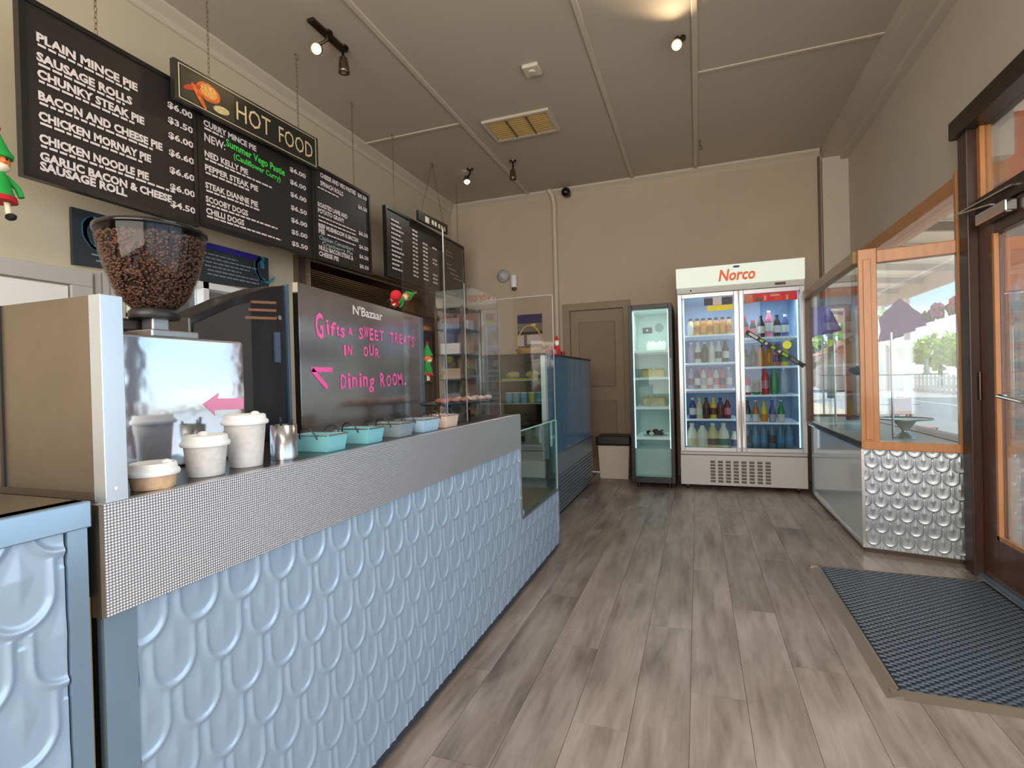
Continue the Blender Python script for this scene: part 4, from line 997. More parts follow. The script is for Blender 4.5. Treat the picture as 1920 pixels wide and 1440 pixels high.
# ------------------------------------------------------------------ fridges
FRW = mat('fridge_interior', (196, 214, 210), .5); FRB = mat('fridge_interior_blue', (138, 162, 190), .5)
sfz = thing('slim_cake_fridge', 'slim black framed upright fridge with glass door and cakes on lit shelves', 'fridge', (-.43, 5.6, 0))
fx0, fx1, fy0, fy1 = -.645, -.225, 5.34, 5.92
link('cabinet', B().box(fx0, fx0+.03, fy0, fy1, .06, 1.84).box(fx1-.03, fx1, fy0, fy1, .06, 1.84).box(fx0+.03, fx1-.03, fy0, fy1, 1.80, 1.84).box(fx0+.03, fx1-.03, fy1-.03, fy1, .06, 1.80).box(fx0+.03, fx1-.03, fy0, fy1, .06, .11), BLACK, sfz)
link('liner', B().box(fx0+.031, fx0+.036, fy0+.02, fy1-.035, .112, 1.798).box(fx1-.036, fx1-.031, fy0+.02, fy1-.035, .112, 1.798).box(fx0+.036, fx1-.036, fy1-.04, fy1-.032, .112, 1.798).box(fx0+.036, fx1-.036, fy0+.02, fy1-.04, .112, .118).box(fx0+.036, fx1-.036, fy0+.10, fy1-.04, .118, .38).box(fx0+.036, fx1-.036, fy0+.02, fy1-.04, 1.79, 1.797), FRW, sfz)
ds = link('door', B().box(fx0, fx0+.035, 5.30, 5.335, .06, 1.84).box(fx1-.035, fx1, 5.30, 5.335, .06, 1.84).box(fx0+.035, fx1-.035, 5.30, 5.335, 1.795, 1.84).box(fx0+.035, fx1-.035, 5.30, 5.335, .06, .105), BLACK, sfz, bevel=.003)
FG = glass('fridge_glass', (232, 240, 240), .10, .0, .02)
link('door_glass', B().box(fx0+.035, fx1-.035, 5.315, 5.32, .105, 1.795), FG, ds)
link('handle', B().box(fx1-.028, fx1-.012, 5.275, 5.30, .80, 1.30), mat('fridge_handle', (70, 74, 80), .3, .7), ds)
for x in (fx0+.06, fx1-.06): link('foot', B().lathe([(.018, 0), (.018, .06)], (x, 5.40, 0), 10), BLACK, sfz)
SHW = mat('shelf_white', (226, 240, 238), .4, emit=.15)
for z in (1.385, 1.112, .815, .510): link('shelf', B().box(fx0+.038, fx1-.038, 5.345, fy1-.045, z-.022, z), SHW, sfz)
link('light_strip', B().box(fx0+.037, fx0+.045, 5.345, 5.36, .40, 1.78).box(fx1-.045, fx1-.037, 5.345, 5.36, .40, 1.78), mat('led_soft', (214, 240, 238), .5, emit=1.6), sfz)
link('thermostat', B().box(-.56, -.46, 5.86, 5.875, 1.60, 1.66), BLACK, sfz); link('thermostat_dial', B().lathe([(.010, 5.85), (.010, 5.86)], (-.51, 0, 1.63), 12, axis='y'), WHITE, sfz)
link('fan_grille', B().lathe([(.045, 5.872), (.04, 5.864), (.034, 5.872), (.03, 5.864), (.02, 5.872), (.0, 5.866)], (-.385, 0, 1.655), 24, axis='y', close=False), mat('fan_grey', (140, 156, 154), .4), sfz)
def cake(label, x, y, z, r, h, cols, drips=0, lumps=0, lc=None):
    t = thing('cake', label, 'cake', (x, y, z), 'cakes in the slim fridge')
    link('plate', B().lathe([(r*.9, z), (r*1.1, z+.004), (r*1.1, z+.007), (0, z+.007)], (x, y, 0), 28), WHITE, t)
    link('cake_body', B().lathe([(r, z+.007), (r, z+h-.006), (r-.006, z+h), (0, z+h)], (x, y, 0), 32), cols[0], t)
    link('topping', B().lathe([(r*.96, z+h), (r*.94, z+h+.006), (0, z+h+.007)], (x, y, 0), 28), cols[1], t)
    for i in range(lumps):
        a = 2*PI*i/lumps; link('rosette', B().ball((x+r*.75*math.cos(a), y+r*.75*math.sin(a), z+h+.012), .013, 8), lc or cols[1], t)
    return t
cake('white cream cake on the top shelf of the slim fridge', -.39, 5.52, 1.385, .10, .075, (mat('cream_white', (236, 236, 224), .6), mat('cream_white2', (242, 242, 236), .6)), lumps=6)
cake('yellow cheesecake on the second shelf of the slim fridge', -.43, 5.52, 1.112, .125, .075, (mat('cheese_yellow', (226, 204, 136), .6, var=.08), mat('cheese_top', (196, 176, 90), .5)), lumps=10)
cake('cream cake with caramel marbled side on the third slim fridge shelf', -.43, 5.52, .815, .128, .085, (mat('caramel_cream', (222, 200, 164), .6, var=.18, vs=14), mat('caramel_top', (214, 190, 140), .5)), lumps=8)
t = thing('chocolate_gateau', 'dark chocolate and cream gateau on the lowest shelf of the slim fridge', 'cake', (-.42, 5.52, .51), 'cakes in the slim fridge')
link('plate', B().lathe([(.10, .510), (.125, .514), (.125, .517), (0, .517)], (-.42, 5.52, 0), 28), OFFW, t)
for i in range(9):
    a = i*.7; link('chocolate_piece', B().ball((-.42+.075*math.cos(a), 5.52+.075*math.sin(a), .537+.01*(i % 2)), .026, 8, 0, (1, 1, .8), .12), mat('choc', (54, 34, 28), .5) if i % 3 else mat('cream_white', (236, 236, 224)), t)
link('chocolate_piece', B().ball((-.42, 5.52, .55), .04, 8, 0, (1, 1, .7), .1), mat('choc', (54, 34, 28)), t)

bf = thing('drinks_fridge', 'large white two door drinks fridge with lit orange lettered sign on top', 'fridge', (.385, 5.75, 0))
gx0, gx1, gy0, gy1 = -.175, .945, 5.43, 6.06
FW = mat('fridge_white', (206, 208, 208), .35)
link('cabinet', B().box(gx0, gx0+.045, gy0, gy1, .34, 1.93).box(gx1-.045, gx1, gy0, gy1, .34, 1.93).box(gx0, gx1, gy0, gy1, 1.93, 2.165).box(gx0+.045, gx1-.045, gy1-.04, gy1, .34, 1.93).box(gx0+.045, gx1-.045, gy0, gy1-.04, .34, .395), FW, bf)
link('liner', B().box(gx0+.046, gx1-.046, gy1-.052, gy1-.042, .396, 1.92).box(gx0+.046, gx0+.05, gy0+.01, gy1-.052, .396, 1.92).box(gx1-.05, gx1-.046, gy0+.01, gy1-.052, .396, 1.92).box(gx0+.05, gx1-.05, gy0+.01, gy1-.052, 1.90, 1.925), FRB, bf)
link('sign_box', B().prism([(5.385, 1.985), (5.43, 1.985), (5.43, 2.175), (5.375, 2.175)], 'x', gx0-.005, gx1+.002), mat('sign_glow', (214, 226, 212), .4, emit=.42), bf)
b = B(); text(b, 'Norco', (.205, 5.3800, 2.025), (1, 0, 0), (0, -.053, 1), .150, .03, 0, .330, shear=.2)
lt = link('sign_lettering', b, mat('norco_orange', (226, 98, 48), .5, emit=.25), bf)
b = B()
pts = [(.37+.032*math.cos(2*PI*i/20), 5.3745, 2.150+.011*math.sin(2*PI*i/20)) for i in range(20)]; b.add(pts, [tuple(range(20))])
link('sign_emblem', b, mat('emblem_navy', (64, 80, 120), .5), bf)
link('control_strip', B().box(gx0, gx1, 5.40, 5.43, 1.93, 1.984), mat('strip_grey', (196, 200, 192), .4), bf)
link('display', B().box(.70, .79, 5.397, 5.40, 1.948, 1.972), mat('display_red', (92, 24, 34), .3), bf)
link('lock', B().lathe([(.009, 5.392), (.009, 5.40)], (-.045, 0, 1.955), 10, axis='y'), BLACK, bf)
DS = mat('door_frame_silver', (186, 188, 190), .3, .5)
def fdoor(x0, x1, hx):
    d = link('door', B().box(x0, x0+.038, 5.385, 5.425, .375, 1.922).box(x1-.038, x1, 5.385, 5.425, .375, 1.922).box(x0+.038, x1-.038, 5.385, 5.425, 1.880, 1.922).box(x0+.038, x1-.038, 5.385, 5.425, .375, .412), DS, bf, bevel=.003)
    link('door_glass', B().box(x0+.038, x1-.038, 5.40, 5.405, .412, 1.880), FG, d)
    link('handle', B().box(hx-.008, hx+.008, 5.365, 5.385, .42, 1.88), CHROME, d)
    return d
fdoor(gx0+.003, .378, .365); dR = fdoor(.388, gx1-.003, .401)
link('centre_post', B().box(.36, .405, 5.432, 5.47, .395, 1.925), DS, bf)
kp = link('kick_panel', B().box(gx0-.002, gx1-.006, 5.39, gy1, .045, .335), mat('kick_white', (198, 198, 198), .35), bf, bevel=.004)
vb = B()
for c in range(8):
    for r in range(7):
        x = .098+c*.0695; z = .075+r*.0315
        vb.box(x, x+.045, 5.3885, 5.3899, z, z+.022)
link('vent_slots', vb, mat('vent_dark', (84, 80, 74), .6), bf)['kind'] = 'stuff'
lb = B()
for c in range(8):
    for r in range(7):
        x = .098+c*.0695; z = .075+r*.0315; lb.box(x, x+.045, 5.386, 5.389, z+.013, z+.017)
link('vent_louvres', lb, mat('louvre_grey', (140, 138, 132), .5), bf)['kind'] = 'stuff'
for x in (gx0+.06, gx1-.08):
    for y in (5.45, 5.98): link('castor', B().lathe([(.022, -.012), (.022, .012)], (x, y, .022), 14, axis='x'), BLACK, bf)
SHL = mat('shelf_bright', (206, 224, 240), .35, emit=.18)
shL = [1.520, 1.245, .985, .688]; shR = [1.470, 1.190, .920, .655]
for z in shL: link('shelf', B().box(gx0+.052, .358, 5.45, 5.98, z-.018, z), SHL, bf)
for z in shR: link('shelf', B().box(.407, gx1-.052, 5.45, 5.98, z-.018, z), SHL, bf)
link('light_strip', B().box(gx0+.052, gx0+.062, 5.435, 5.448, .42, 1.88).box(gx1-.062, gx1-.052, 5.435, 5.448, .42, 1.88).box(.345, .358, 5.435, 5.448, .42, 1.88).box(.407, .417, 5.435, 5.448, .42, 1.88), mat('led_blue', (206, 226, 246), .5, emit=1.5), bf)
for x in (.10, .67):
    area('fridge_light', (x, 5.47, 1.86), (x, 5.6, .4), .40, .04, 3.4, (.8, .9, 1.0))
area('fridge_light', (-.435, 5.36, 1.77), (-.435, 5.5, .4), .30, .03, 1.9, (.85, 1.0, .97))
# door stickers
b = B().box(.075, .155, 5.3985, 5.3995, 1.80, 1.87, 0).box(.155, .235, 5.3985, 5.3995, 1.80, 1.87, 1).box(.235, .33, 5.3985, 5.3995, 1.80, 1.87, 0).box(.10, .335, 5.3985, 5.3995, 1.745, 1.795, 2)
link('door_sticker', b, [mat('st_dark', (70, 70, 78), .5, var=.4, vs=40), mat('st_white', (216, 206, 206), .5), mat('st_yellow', (226, 206, 40), .5, emit=.15)], bf)
b = B().box(.435, .51, 5.3985, 5.3995, 1.795, 1.878, 0).box(.51, .885, 5.3985, 5.3995, 1.800, 1.878, 1).box(.53, .59, 5.3982, 5.3986, 1.803, 1.838, 2).box(.605, .625, 5.3982, 5.3986, 1.81, 1.86, 3).box(.66, .74, 5.3982, 5.3986, 1.845, 1.865, 3).box(.70, .76, 5.3982, 5.3986, 1.808, 1.835, 4).box(.79, .81, 5.3982, 5.3986, 1.805, 1.85, 5)
link('door_sticker', b, [mat('st_pizza', (206, 120, 84), .5, var=.4, vs=30), mat('st_red', (206, 28, 40), .5, emit=.12), mat('st_green', (90, 96, 70), .5), mat('st_pink', (236, 150, 140), .5), mat('st_orange', (232, 70, 40), .5), mat('st_tan', (210, 170, 90), .5)], bf)
b = B()
A = Vector((.445, 5.380, 1.525)); E_ = Vector((.925, 5.380, 1.180)); dd = (E_-A); pr = Vector((dd.z, 0, -dd.x)).normalized()
b.obox((A+E_)/2, dd/2, pr*.020, (0, .0008, 0), 0)
for f0, f1, mi in [(.05, .20, 1), (.24, .30, 2), (.33, .37, 1), (.44, .50, 2), (.56, .60, 1), (.63, .72, 2), (.78, .90, 3)]:
    b.obox(A+dd*(f0+f1)/2+Vector((0, -.0012, 0)), dd*(f1-f0)/2, pr*.012, (0, .0004, 0), mi)
link('diagonal_sticker', b, [mat('stk_black', (26, 28, 28), .5), mat('stk_white', (206, 210, 206), .5), mat('stk_green', (150, 190, 60), .5), mat('stk_grey', (110, 116, 112), .5)], dR)
ye = B(); ye.add([(.79+.038*math.cos(2*PI*i/20), 5.3984, 1.385+.038*math.sin(2*PI*i/20)) for i in range(20)], [tuple(range(20))])
link('yellow_dot_sticker', ye, mat('st_lime', (220, 226, 60), .5, emit=.15), bf)

# bottles
BT = {}
def bottle(x, y, z, kind, body, cap, lab, label, group):
    key = (kind, body, cap, lab)
    if key in BT:
        dup(BT[key], (x, y, z), label, group=group); return
    t = thing('drink_'+kind if kind in ('can', 'jug') else 'drink_bottle', label, 'carton' if kind == 'carton' else ('can' if kind == 'can' else 'bottle'), (x, y, z), group); BT[key] = t
    Pf = {'bottle': ([(.026, 0), (.029, .004), (.029, .10), (.026, .125), (.012, .155), (.011, .165)], .165, .185, .013, (.035, .095)),
          'tall': ([(.029, 0), (.032, .004), (.032, .13), (.028, .16), (.012, .20), (.012, .208)], .208, .225, .014, (.05, .12)),
          'flask': ([(.026, 0), (.028, .004), (.028, .085), (.020, .115), (.015, .13)], .13, .15, .017, (.02, .08)),
          'jug': ([(.045, 0), (.048, .006), (.048, .10), (.040, .145), (.018, .185), (.017, .20)], .20, .218, .020, (.03, .085)),
          'can': ([(.026, 0), (.031, .006), (.031, .118), (.026, .128)], .128, .131, .024, (.02, .11)),
          'glass': ([(.026, 0), (.028, .004), (.028, .085), (.024, .11), (.011, .15), (.011, .175)], .175, .185, .013, (.005, .068))}[kind]
    prof, c0, c1, cr, (l0, l1) = Pf; q = 1.13
    prof = [(r*q, h*q) for r, h in prof]; c0 *= q; c1 *= q; cr *= q; l0 *= q; l1 *= q
    link(kind if kind in ('can', 'jug') else 'bottle_body', B().lathe([(r, h+z) for r, h in prof], (x, y, 0), 14), body, t)
    link('cap', B().lathe([(cr, z+c0), (cr, z+c1)], (x, y, 0), 12), cap, t)
    if lab:
        rr = max(r for r, h in prof)+.0008
        link('wrap_label', B().lathe([(rr, z+l0), (rr, z+l1)], (x, y, 0), 14, close=False), lab, t)
def drinkm(n, c, **k): return mat('drink_'+n, c, .3, **k)
OJ = drinkm('orange', (206, 138, 30)); OJ2 = drinkm('amber', (176, 110, 30)); PALEY = drinkm('pale_yellow', (214, 202, 150)); CAPB = drinkm('cap_black', (30, 28, 30))
MILK = drinkm('milk', (228, 226, 208)); BRN = drinkm('choc_brown', (92, 62, 48)); WLB = drinkm('white_label', (216, 214, 212)); DKL = drinkm('dark_label', (60, 54, 56))
PUR = drinkm('purple', (96, 62, 104)); PNK = drinkm('pink', (206, 120, 140)); PKC = drinkm('pink_cap', (186, 60, 96)); LAV = drinkm('lavender', (170, 160, 190))
YEL = drinkm('yellow', (226, 196, 60)); RBR = drinkm('red_brown', (110, 44, 30)); RED = drinkm('red', (196, 40, 44)); GRN = drinkm('green', (30, 140, 64)); CLR = drinkm('clear_blue', (150, 180, 206)); COLA = drinkm('cola', (44, 30, 30))
WAT = drinkm('water', (70, 112, 140)); WATL = drinkm('water_label', (60, 130, 180)); BLU = drinkm('blue', (50, 70, 130)); ORG = drinkm('orange_soda', (222, 130, 50)); GRC = drinkm('green_cap', (30, 110, 90)); GLD = drinkm('gold', (190, 140, 60))
YF = 5.51
def shelfrow(side, nm, z, x0, dx, items):
    for i, (kind, body, cap, lab, desc) in enumerate(items):
        n = len(items)
        lab_t = '%s, %s on the %s shelf, %s drinks fridge door' % (desc, ORD[i] if i < n-1 else 'rightmost', nm, side)
        bottle(x0+i*dx, YF, z, kind, body, cap, lab, lab_t, 'drinks on the %s %s fridge shelf' % (nm, side))
shelfrow('left', 'top', shL[0], -.055, .0595, [('flask', PALEY, CAPB, WLB, 'pale juice bottle'), ('flask', OJ, CAPB, OJ2, 'orange juice bottle'), ('flask', OJ2, CAPB, OJ, 'amber juice bottle'), ('flask', OJ, CAPB, OJ2, 'orange juice bottle'), ('flask', OJ2, CAPB, GLD, 'gold labelled juice bottle'), ('flask', OJ2, CAPB, OJ, 'amber juice bottle'), ('flask', GLD, CAPB, OJ2, 'golden tea bottle')])
shelfrow('left', 'second', shL[1], -.055, .064, [('bottle', LAV, WLB, LAV, 'lavender milk bottle'), ('bottle', MILK, WLB, BRN, 'white milk bottle with brown label'), ('bottle', BRN, WLB, DKL, 'brown iced coffee bottle'), ('bottle', MILK, WLB, WLB, 'plain white milk bottle'), ('bottle', WLB, WLB, DKL, 'white bottle with dark label'), ('bottle', BRN, DKL, WLB, 'brown bottle with white label')])
shelfrow('left', 'third', shL[2], -.060, .058, [('bottle', LAV, LAV, PUR, 'lavender bottle with purple label'), ('bottle', PUR, PKC, WLB, 'purple drink bottle'), ('bottle', WLB, PKC, LAV, 'white bottle with pink cap'), ('bottle', PNK, PKC, WLB, 'pink milk bottle'), ('bottle', WLB, PKC, PNK, 'white bottle with pink label'), ('bottle', PNK, PKC, PUR, 'pink bottle with purple label'), ('bottle', LAV, WLB, WLB, 'pale lavender bottle')])
shelfrow('left', 'fourth', shL[3], -.055, .065, [('bottle', BLU, WLB, WLB, 'blue drink bottle'), ('bottle', PALEY, YEL, WLB, 'pale yellow bottle'), ('bottle', RBR, COLA, COLA, 'red brown drink bottle'), ('bottle', YEL, YEL, RBR, 'yellow drink bottle'), ('bottle', PUR, COLA, RBR, 'purple drink bottle with dark cap'), ('bottle', RBR, PNK, PNK, 'red brown bottle with pink label')])
shelfrow('left', 'bottom', .3955, -.065, .098, [('jug', MILK, WLB, PALEY, 'cream milk jug'), ('jug', MILK, BLU, WLB, 'milk jug with blue cap'), ('jug', PALEY, WLB, BRN, 'yellowish milk jug with brown label'), ('jug', MILK, WLB, GRC, 'milk jug with green label')])
bottle(.325, YF-.02, .3955, 'flask', MILK, WLB, BLU, 'small milk bottle with blue label at the right of the milk jugs', 'drinks on the bottom left fridge shelf')
shelfrow('right', 'top', shR[0], .445, .070, [('bottle', COLA, RED, RED, 'cola bottle with red label'), ('flask', COLA, RED, PNK, 'short cola bottle with pink label'), ('bottle', COLA, CAPB, WLB, 'cola bottle with white label'), ('tall', PNK, WLB, WLB, 'tall pink bottle'), ('bottle', DKL, CAPB, WLB, 'dark bottle with white label'), ('bottle', BLU, WLB, WLB, 'blue bottle with white label')])
shelfrow('right', 'second', shR[1], .445, .068, [('flask', DKL, CAPB, GRC, 'dark green flask'), ('bottle', COLA, CAPB, DKL, 'cola bottle with dark label'), ('bottle', ORG, CAPB, GLD, 'orange soda bottle'), ('bottle', GLD, CAPB, ORG, 'gold soda bottle'), ('bottle', PNK, PKC, PUR, 'pink soda bottle'), ('bottle', YEL, YEL, GRN, 'yellow bottle with green label')])
shelfrow('right', 'third', shR[2], .455, .078, [('flask', RED, RED, WLB, 'red flask with white label'), ('can', GRN, CLR, DKL, 'green and dark can'), ('tall', RED, RED, PNK, 'tall red bottle'), ('tall', GRN, GRN, GRN, 'tall green bottle'), ('tall', CLR, WLB, CLR, 'tall clear blue bottle')])
shelfrow('right', 'fourth', shR[3], .450, .073, [('glass', DKL, CAPB, WLB, 'dark glass bottle with pale label'), ('glass', OJ2, WLB, WLB, 'amber glass bottle'), ('glass', YEL, GLD, ORG, 'yellow glass bottle'), ('glass', BLU, CAPB, LAV, 'dark blue glass bottle'), ('glass', GRN, WLB, WLB, 'green glass bottle')])
shelfrow('right', 'bottom', .3955, .447, .0715, [('tall', WAT, BLU if i % 2 else GRC, WATL if i % 3 else DKL, 'blue water bottle') for i in range(6)])

# ------------------------------------------------------------------ ceiling fixtures
vt = thing('ceiling_vent', 'square yellowed ceiling vent with three louvred panels', 'vent', (-1.435, 4.41, ZC))
vx0, vx1, vy0, vy1 = -1.74, -1.13, 4.21, 4.61
link('vent_frame', B().box(vx0, vx1, vy0, vy0+.03, ZC-.022, ZC).box(vx0, vx1, vy1-.03, vy1, ZC-.022, ZC).box(vx0, vx0+.03, vy0+.03, vy1-.03, ZC-.022, ZC).box(vx1-.03, vx1, vy0+.03, vy1-.03, ZC-.022, ZC), TRIM, vt)
VC = mat('vent_cream', (226, 200, 140), .5)
pwv = (vx1-vx0-.06)/3
for i in range(3):
    x0 = vx0+.03+i*pwv
    link('vent_panel', B().box(x0+.006, x0+pwv-.006, vy0+.036, vy1-.036, ZC-.012, ZC-.002), VC, vt)
    sb = B()
    for j in range(9): sb.obox((x0+pwv/2, vy0+.06+j*.036, ZC-.018), (pwv/2-.012, 0, 0), (0, .010, .004), (0, 0, .001))
    link('louvre', sb, VC, vt)
link('divider', B().box(vx0+.03+pwv-.004, vx0+.03+pwv+.004, vy0+.03, vy1-.03, ZC-.024, ZC).box(vx0+.03+2*pwv-.004, vx0+.03+2*pwv+.004, vy0+.03, vy1-.03, ZC-.024, ZC), mat('vent_dark_line', (110, 96, 70), .6), vt)
sd = thing('smoke_detector', 'small white square smoke detector on the ceiling', 'smoke detector', (-1.09, 3.64, ZC))
link('housing', B().box(-1.15, -1.03, 3.57, 3.70, ZC-.03, ZC), mat('yellowed_white', (206, 198, 180), .5), sd, bevel=.008)
link('sensor_cap', B().lathe([(.03, ZC-.03), (.026, ZC-.042)], (-1.09, 3.635, 0), 16), TRIM, sd)
def spot(label, bx, by, hx, hy, hz, aim, lit, col=(1, .8, .5), e=3):
    t = thing('spotlight', label, 'spotlight', (bx, by, ZC), 'ceiling spotlights')
    link('ceiling_mount', B().lathe([(.035, ZC-.012), (.038, ZC)], (bx, by, 0), 18), DARKMET, t)
    link('arm', B().tube([(bx, by, ZC-.01), (bx, by, ZC-.05), (hx, hy, hz+.02)], .010, 8), DARKMET, t)
    d = (Vector(aim)-Vector((hx, hy, hz))).normalized()
    q = d.to_track_quat('Z', 'Y')
    prof = [(.018, -.05), (.026, -.045), (.030, -.02), (.036, .03), (.038, .05), (.033, .05), (.03, .03)]
    b = B().lathe(prof, (0, 0, 0), 20, close=False); b.add([q @ Vector((.018*math.cos(2*PI*i/20), .018*math.sin(2*PI*i/20), -.05)) for i in range(0)], [])
    b.v = [tuple(q @ Vector(v)+Vector((hx, hy, hz))) for v in b.v]
    link('lamp_head', b, mat('spot_metal', (124, 112, 98), .25, .95), t)
    b = B().lathe([(.031, .030), (.0, .034)], (0, 0, 0), 20); b.v = [tuple(q @ Vector(v)+Vector((hx, hy, hz))) for v in b.v]
    link('bulb', b, mat('bulb_'+('warm' if col[2] < .7 else 'cool'), (255, 200, 120) if col[2] < .7 else (255, 250, 240), .5, emit=9 if lit else .6) if lit else mat('bulb_off', (220, 214, 200), .3), t)
    if lit:
        ld = bpy.data.lights.new('spot_glow', 'SPOT'); ld.energy = e; ld.color = col; ld.spot_size = 2.2; ld.spot_blend = .7; ld.shadow_soft_size = .03
        lo = bpy.data.objects.new('spot_glow', ld); C.objects.link(lo); lo.parent = t
        p = Vector((hx, hy, hz))+d*.06-Vector((bx, by, ZC)); lo.location = p; lo.rotation_euler = (-d).to_track_quat('Z', 'Y').to_euler()
def bar(label, a, b_):
    t = thing('spotlight_bar', label, 'light bar', a); link('rail', B().bar((*a[:2], ZC-.012), (*b_[:2], ZC-.012), .05, .022), DARKMET, t, bevel=.004)
bar('dark ceiling rail carrying the two spotlights above the hot food sign', (-2.21, 2.62, ZC), (-2.21, 2.96, ZC))
spot('lit warm spotlight nearest the camera on the left ceiling rail', -2.205, 2.77, -2.27, 2.755, 3.30, (-2.0, 2.2, 2.9), True, (1, .72, .36), 10)
spot('unlit dark spotlight pointing down beside the warm one, above the sign', -2.205, 2.93, -2.165, 2.88, 3.24, (-2.2, 3.0, 2.2), False)
spot('lit cool spotlight above the far price board', -2.25, 5.10, -2.27, 5.05, 3.27, (-1.9, 4.4, 2.3), True, (1, .96, .88), 22)
spot('unlit silver spotlight on the ceiling near the vent and back wall', -1.757, 5.09, -1.755, 5.07, 3.25, (-1.75, 5.12, 2.2), False)
spot('lit warm spotlight near the middle of the ceiling at the photo top', -.06, 3.70, -.08, 3.66, 3.33, (-.12, 3.0, 3.02), True, (1, .74, .46), 20)
hk = tag(link('ceiling_hook', B().tube([(.07, 5.36, ZC), (.07, 5.36, ZC-.05), (.085, 5.36, ZC-.07), (.08, 5.36, ZC-.10), (.065, 5.36, ZC-.08)], .005, 6), mat('hook_brown', (84, 64, 44), .5)), 'small brown hook hanging from the ceiling above the drinks fridge', 'hook')

# ------------------------------------------------------------------ window bay contents
sh = thing('glass_shelf_unit', 'clear glass shelf on a chrome upright inside the window bay', 'shelf', (1.22, 4.1, .68))
link('glass_shelf', B().box(1.12, 1.43, 3.84, 4.40, 1.088, 1.094), glass('shelf_glass', (200, 224, 220), .7), sh)
link('glass_shelf', B().box(1.02, 1.43, 4.50, 5.20, 1.088, 1.094), glass('shelf_glass'), sh)
link('shelf_edge', B().box(1.12, 1.43, 3.836, 3.840, 1.088, 1.094).box(1.016, 1.020, 4.50, 5.20, 1.088, 1.094), mat('shelf_edge_green', (110, 140, 136), .2), sh)
link('upright', B().lathe([(.007, .681), (.007, 1.36)], (1.155, 3.88, 0), 10), CHROME, sh)
link('upright', B().lathe([(.007, .681), (.007, 1.36)], (1.03, 4.75, 0), 10), CHROME, sh)
fg = thing('glass_figurine', 'small clear figurine standing on the window bay glass shelf', 'figurine', (1.36, 3.95, 1.094))
link('base', B().lathe([(.022, 1.0941), (.018, 1.105)], (1.36, 3.95, 0), 14), mat('figurine_grey', (170, 184, 190), .2), fg)
link('figure', B().lathe([(.012, 1.105), (.017, 1.13), (.008, 1.15), (.014, 1.17), (.006, 1.19)], (1.36, 3.95, 0), 12), mat('figurine_grey', (170, 184, 190)), fg)
link('wing', B().bar((1.37, 3.95, 1.15), (1.385, 3.95, 1.195), .006, .008), mat('figurine_dark', (80, 84, 90), .3), fg)
def cstand(x, y, label, r, z0, hh, dark=False):
    t = thing('cake_stand', label, 'cake stand', (x, y, z0), 'cake stands in the window bay')
    m = mat('stand_silver', (176, 184, 188), .2, .7)
    link('plate', B().lathe([(.03, z0+hh-.012), (r*.9, z0+hh-.006), (r, z0+hh-.004), (r, z0+hh+.004), (r*.95, z0+hh), (0, z0+hh)], (x, y, 0), 36), m, t)
    link('pedestal', B().lathe([(r*.38, z0), (r*.34, z0+.012), (r*.13, z0+.04), (r*.12, z0+.05), (r*.42, z0+hh-.012)], (x, y, 0), 28), m, t)
cstand(1.255, 4.00, 'large silver cake stand behind the angled window frame', .150, .6805, .125)
t = thing('dark_bowl', 'dark metal bowl with pale ends on the bay glass shelf', 'bowl', (1.20, 4.62, 1.094))
link('bowl', B().lathe([(.05, 1.0942), (.075, 1.115), (.09, 1.150), (.084, 1.150), (.068, 1.118)], (1.18, 4.64, 0), 24, close=False), mat('bowl_dark', (70, 70, 74), .3, .5), t)
link('contents', B().ball((1.18, 4.64, 1.135), .06, 12, 0, (1, 1, .5), .08), mat('bowl_stones', (120, 112, 100), .7, var=.4, vs=50), t)
t = thing('glass_jar', 'pale blue glass jar with dark lid on the bay floor', 'jar', (1.10, 4.55, .68))
link('jar', B().lathe([(.055, .6805), (.060, .70), (.055, .745), (.045, .755)], (1.10, 4.55, 0), 20), mat('jar_blue', (176, 200, 214), .2), t)
link('lid', B().lathe([(.047, .755), (.045, .785), (.0, .79)], (1.10, 4.55, 0), 20), mat('jar_lid', (74, 78, 84), .4), t)
# purple cloth swag and garland along the exterior window
PU = mat('purple_cloth', (134, 84, 190), .7, var=.12, vs=10)  # purple made brighter in place of daylight shining through the cloth
def drape(name, label, pts_top, pts_bot, x, amp=.015, n=28):
    b = B(); vs = []
    m = 12
    for j in range(m+1):
        for i in range(n+1):
            f = i/n; k = f*(len(pts_top)-1); q = min(int(k), len(pts_top)-2); g = k-q
            T = Vector(pts_top[q]).lerp(Vector(pts_top[q+1]), g); Bo = Vector(pts_bot[q]).lerp(Vector(pts_bot[q+1]), g)
            p = T.lerp(Bo, j/m); vs.append((x+amp*math.sin(i*1.5+j*.25)*(.3+j/m), p.x, p.y))
    b.add(vs, [(j*(n+1)+i, j*(n+1)+i+1, (j+1)*(n+1)+i+1, (j+1)*(n+1)+i) for j in range(m) for i in range(n)], 0, True)
    o = link(name, b, PU); md = o.modifiers.new('thick', 'SOLIDIFY'); md.thickness = .003
    return tag(o, label, 'cloth', 'purple cloths in the shop window')
drape('purple_cloth', 'purple cloth bunched over a line behind the angled timber frame', [(5.10, 1.56), (4.62, 1.66), (4.25, 1.50), (3.95, 1.49)], [(5.10, 1.36), (4.75, 1.36), (4.25, 1.41), (3.95, 1.45)], 1.435)
b = B(); vs = []
for j in range(11):
    for i in range(23):
        f = i/22; g = j/10; xa = 1.08; xb = 1.262+.12*g
        vs.append((xa+(xb-xa)*f, 6.03+.012*math.sin(i*1.4+j*.2), 1.785-(.25+.06*(1-f))*g))
b.add(vs, [(j*23+i, j*23+i+1, (j+1)*23+i+1, (j+1)*23+i) for j in range(10) for i in range(22)], 0, True)
o = link('purple_cloth', b, PU); md = o.modifiers.new('thick', 'SOLIDIFY'); md.thickness = .003
tag(o, 'purple cloth triangle hanging at the back end of the shop window bay', 'cloth', 'purple cloths in the shop window')
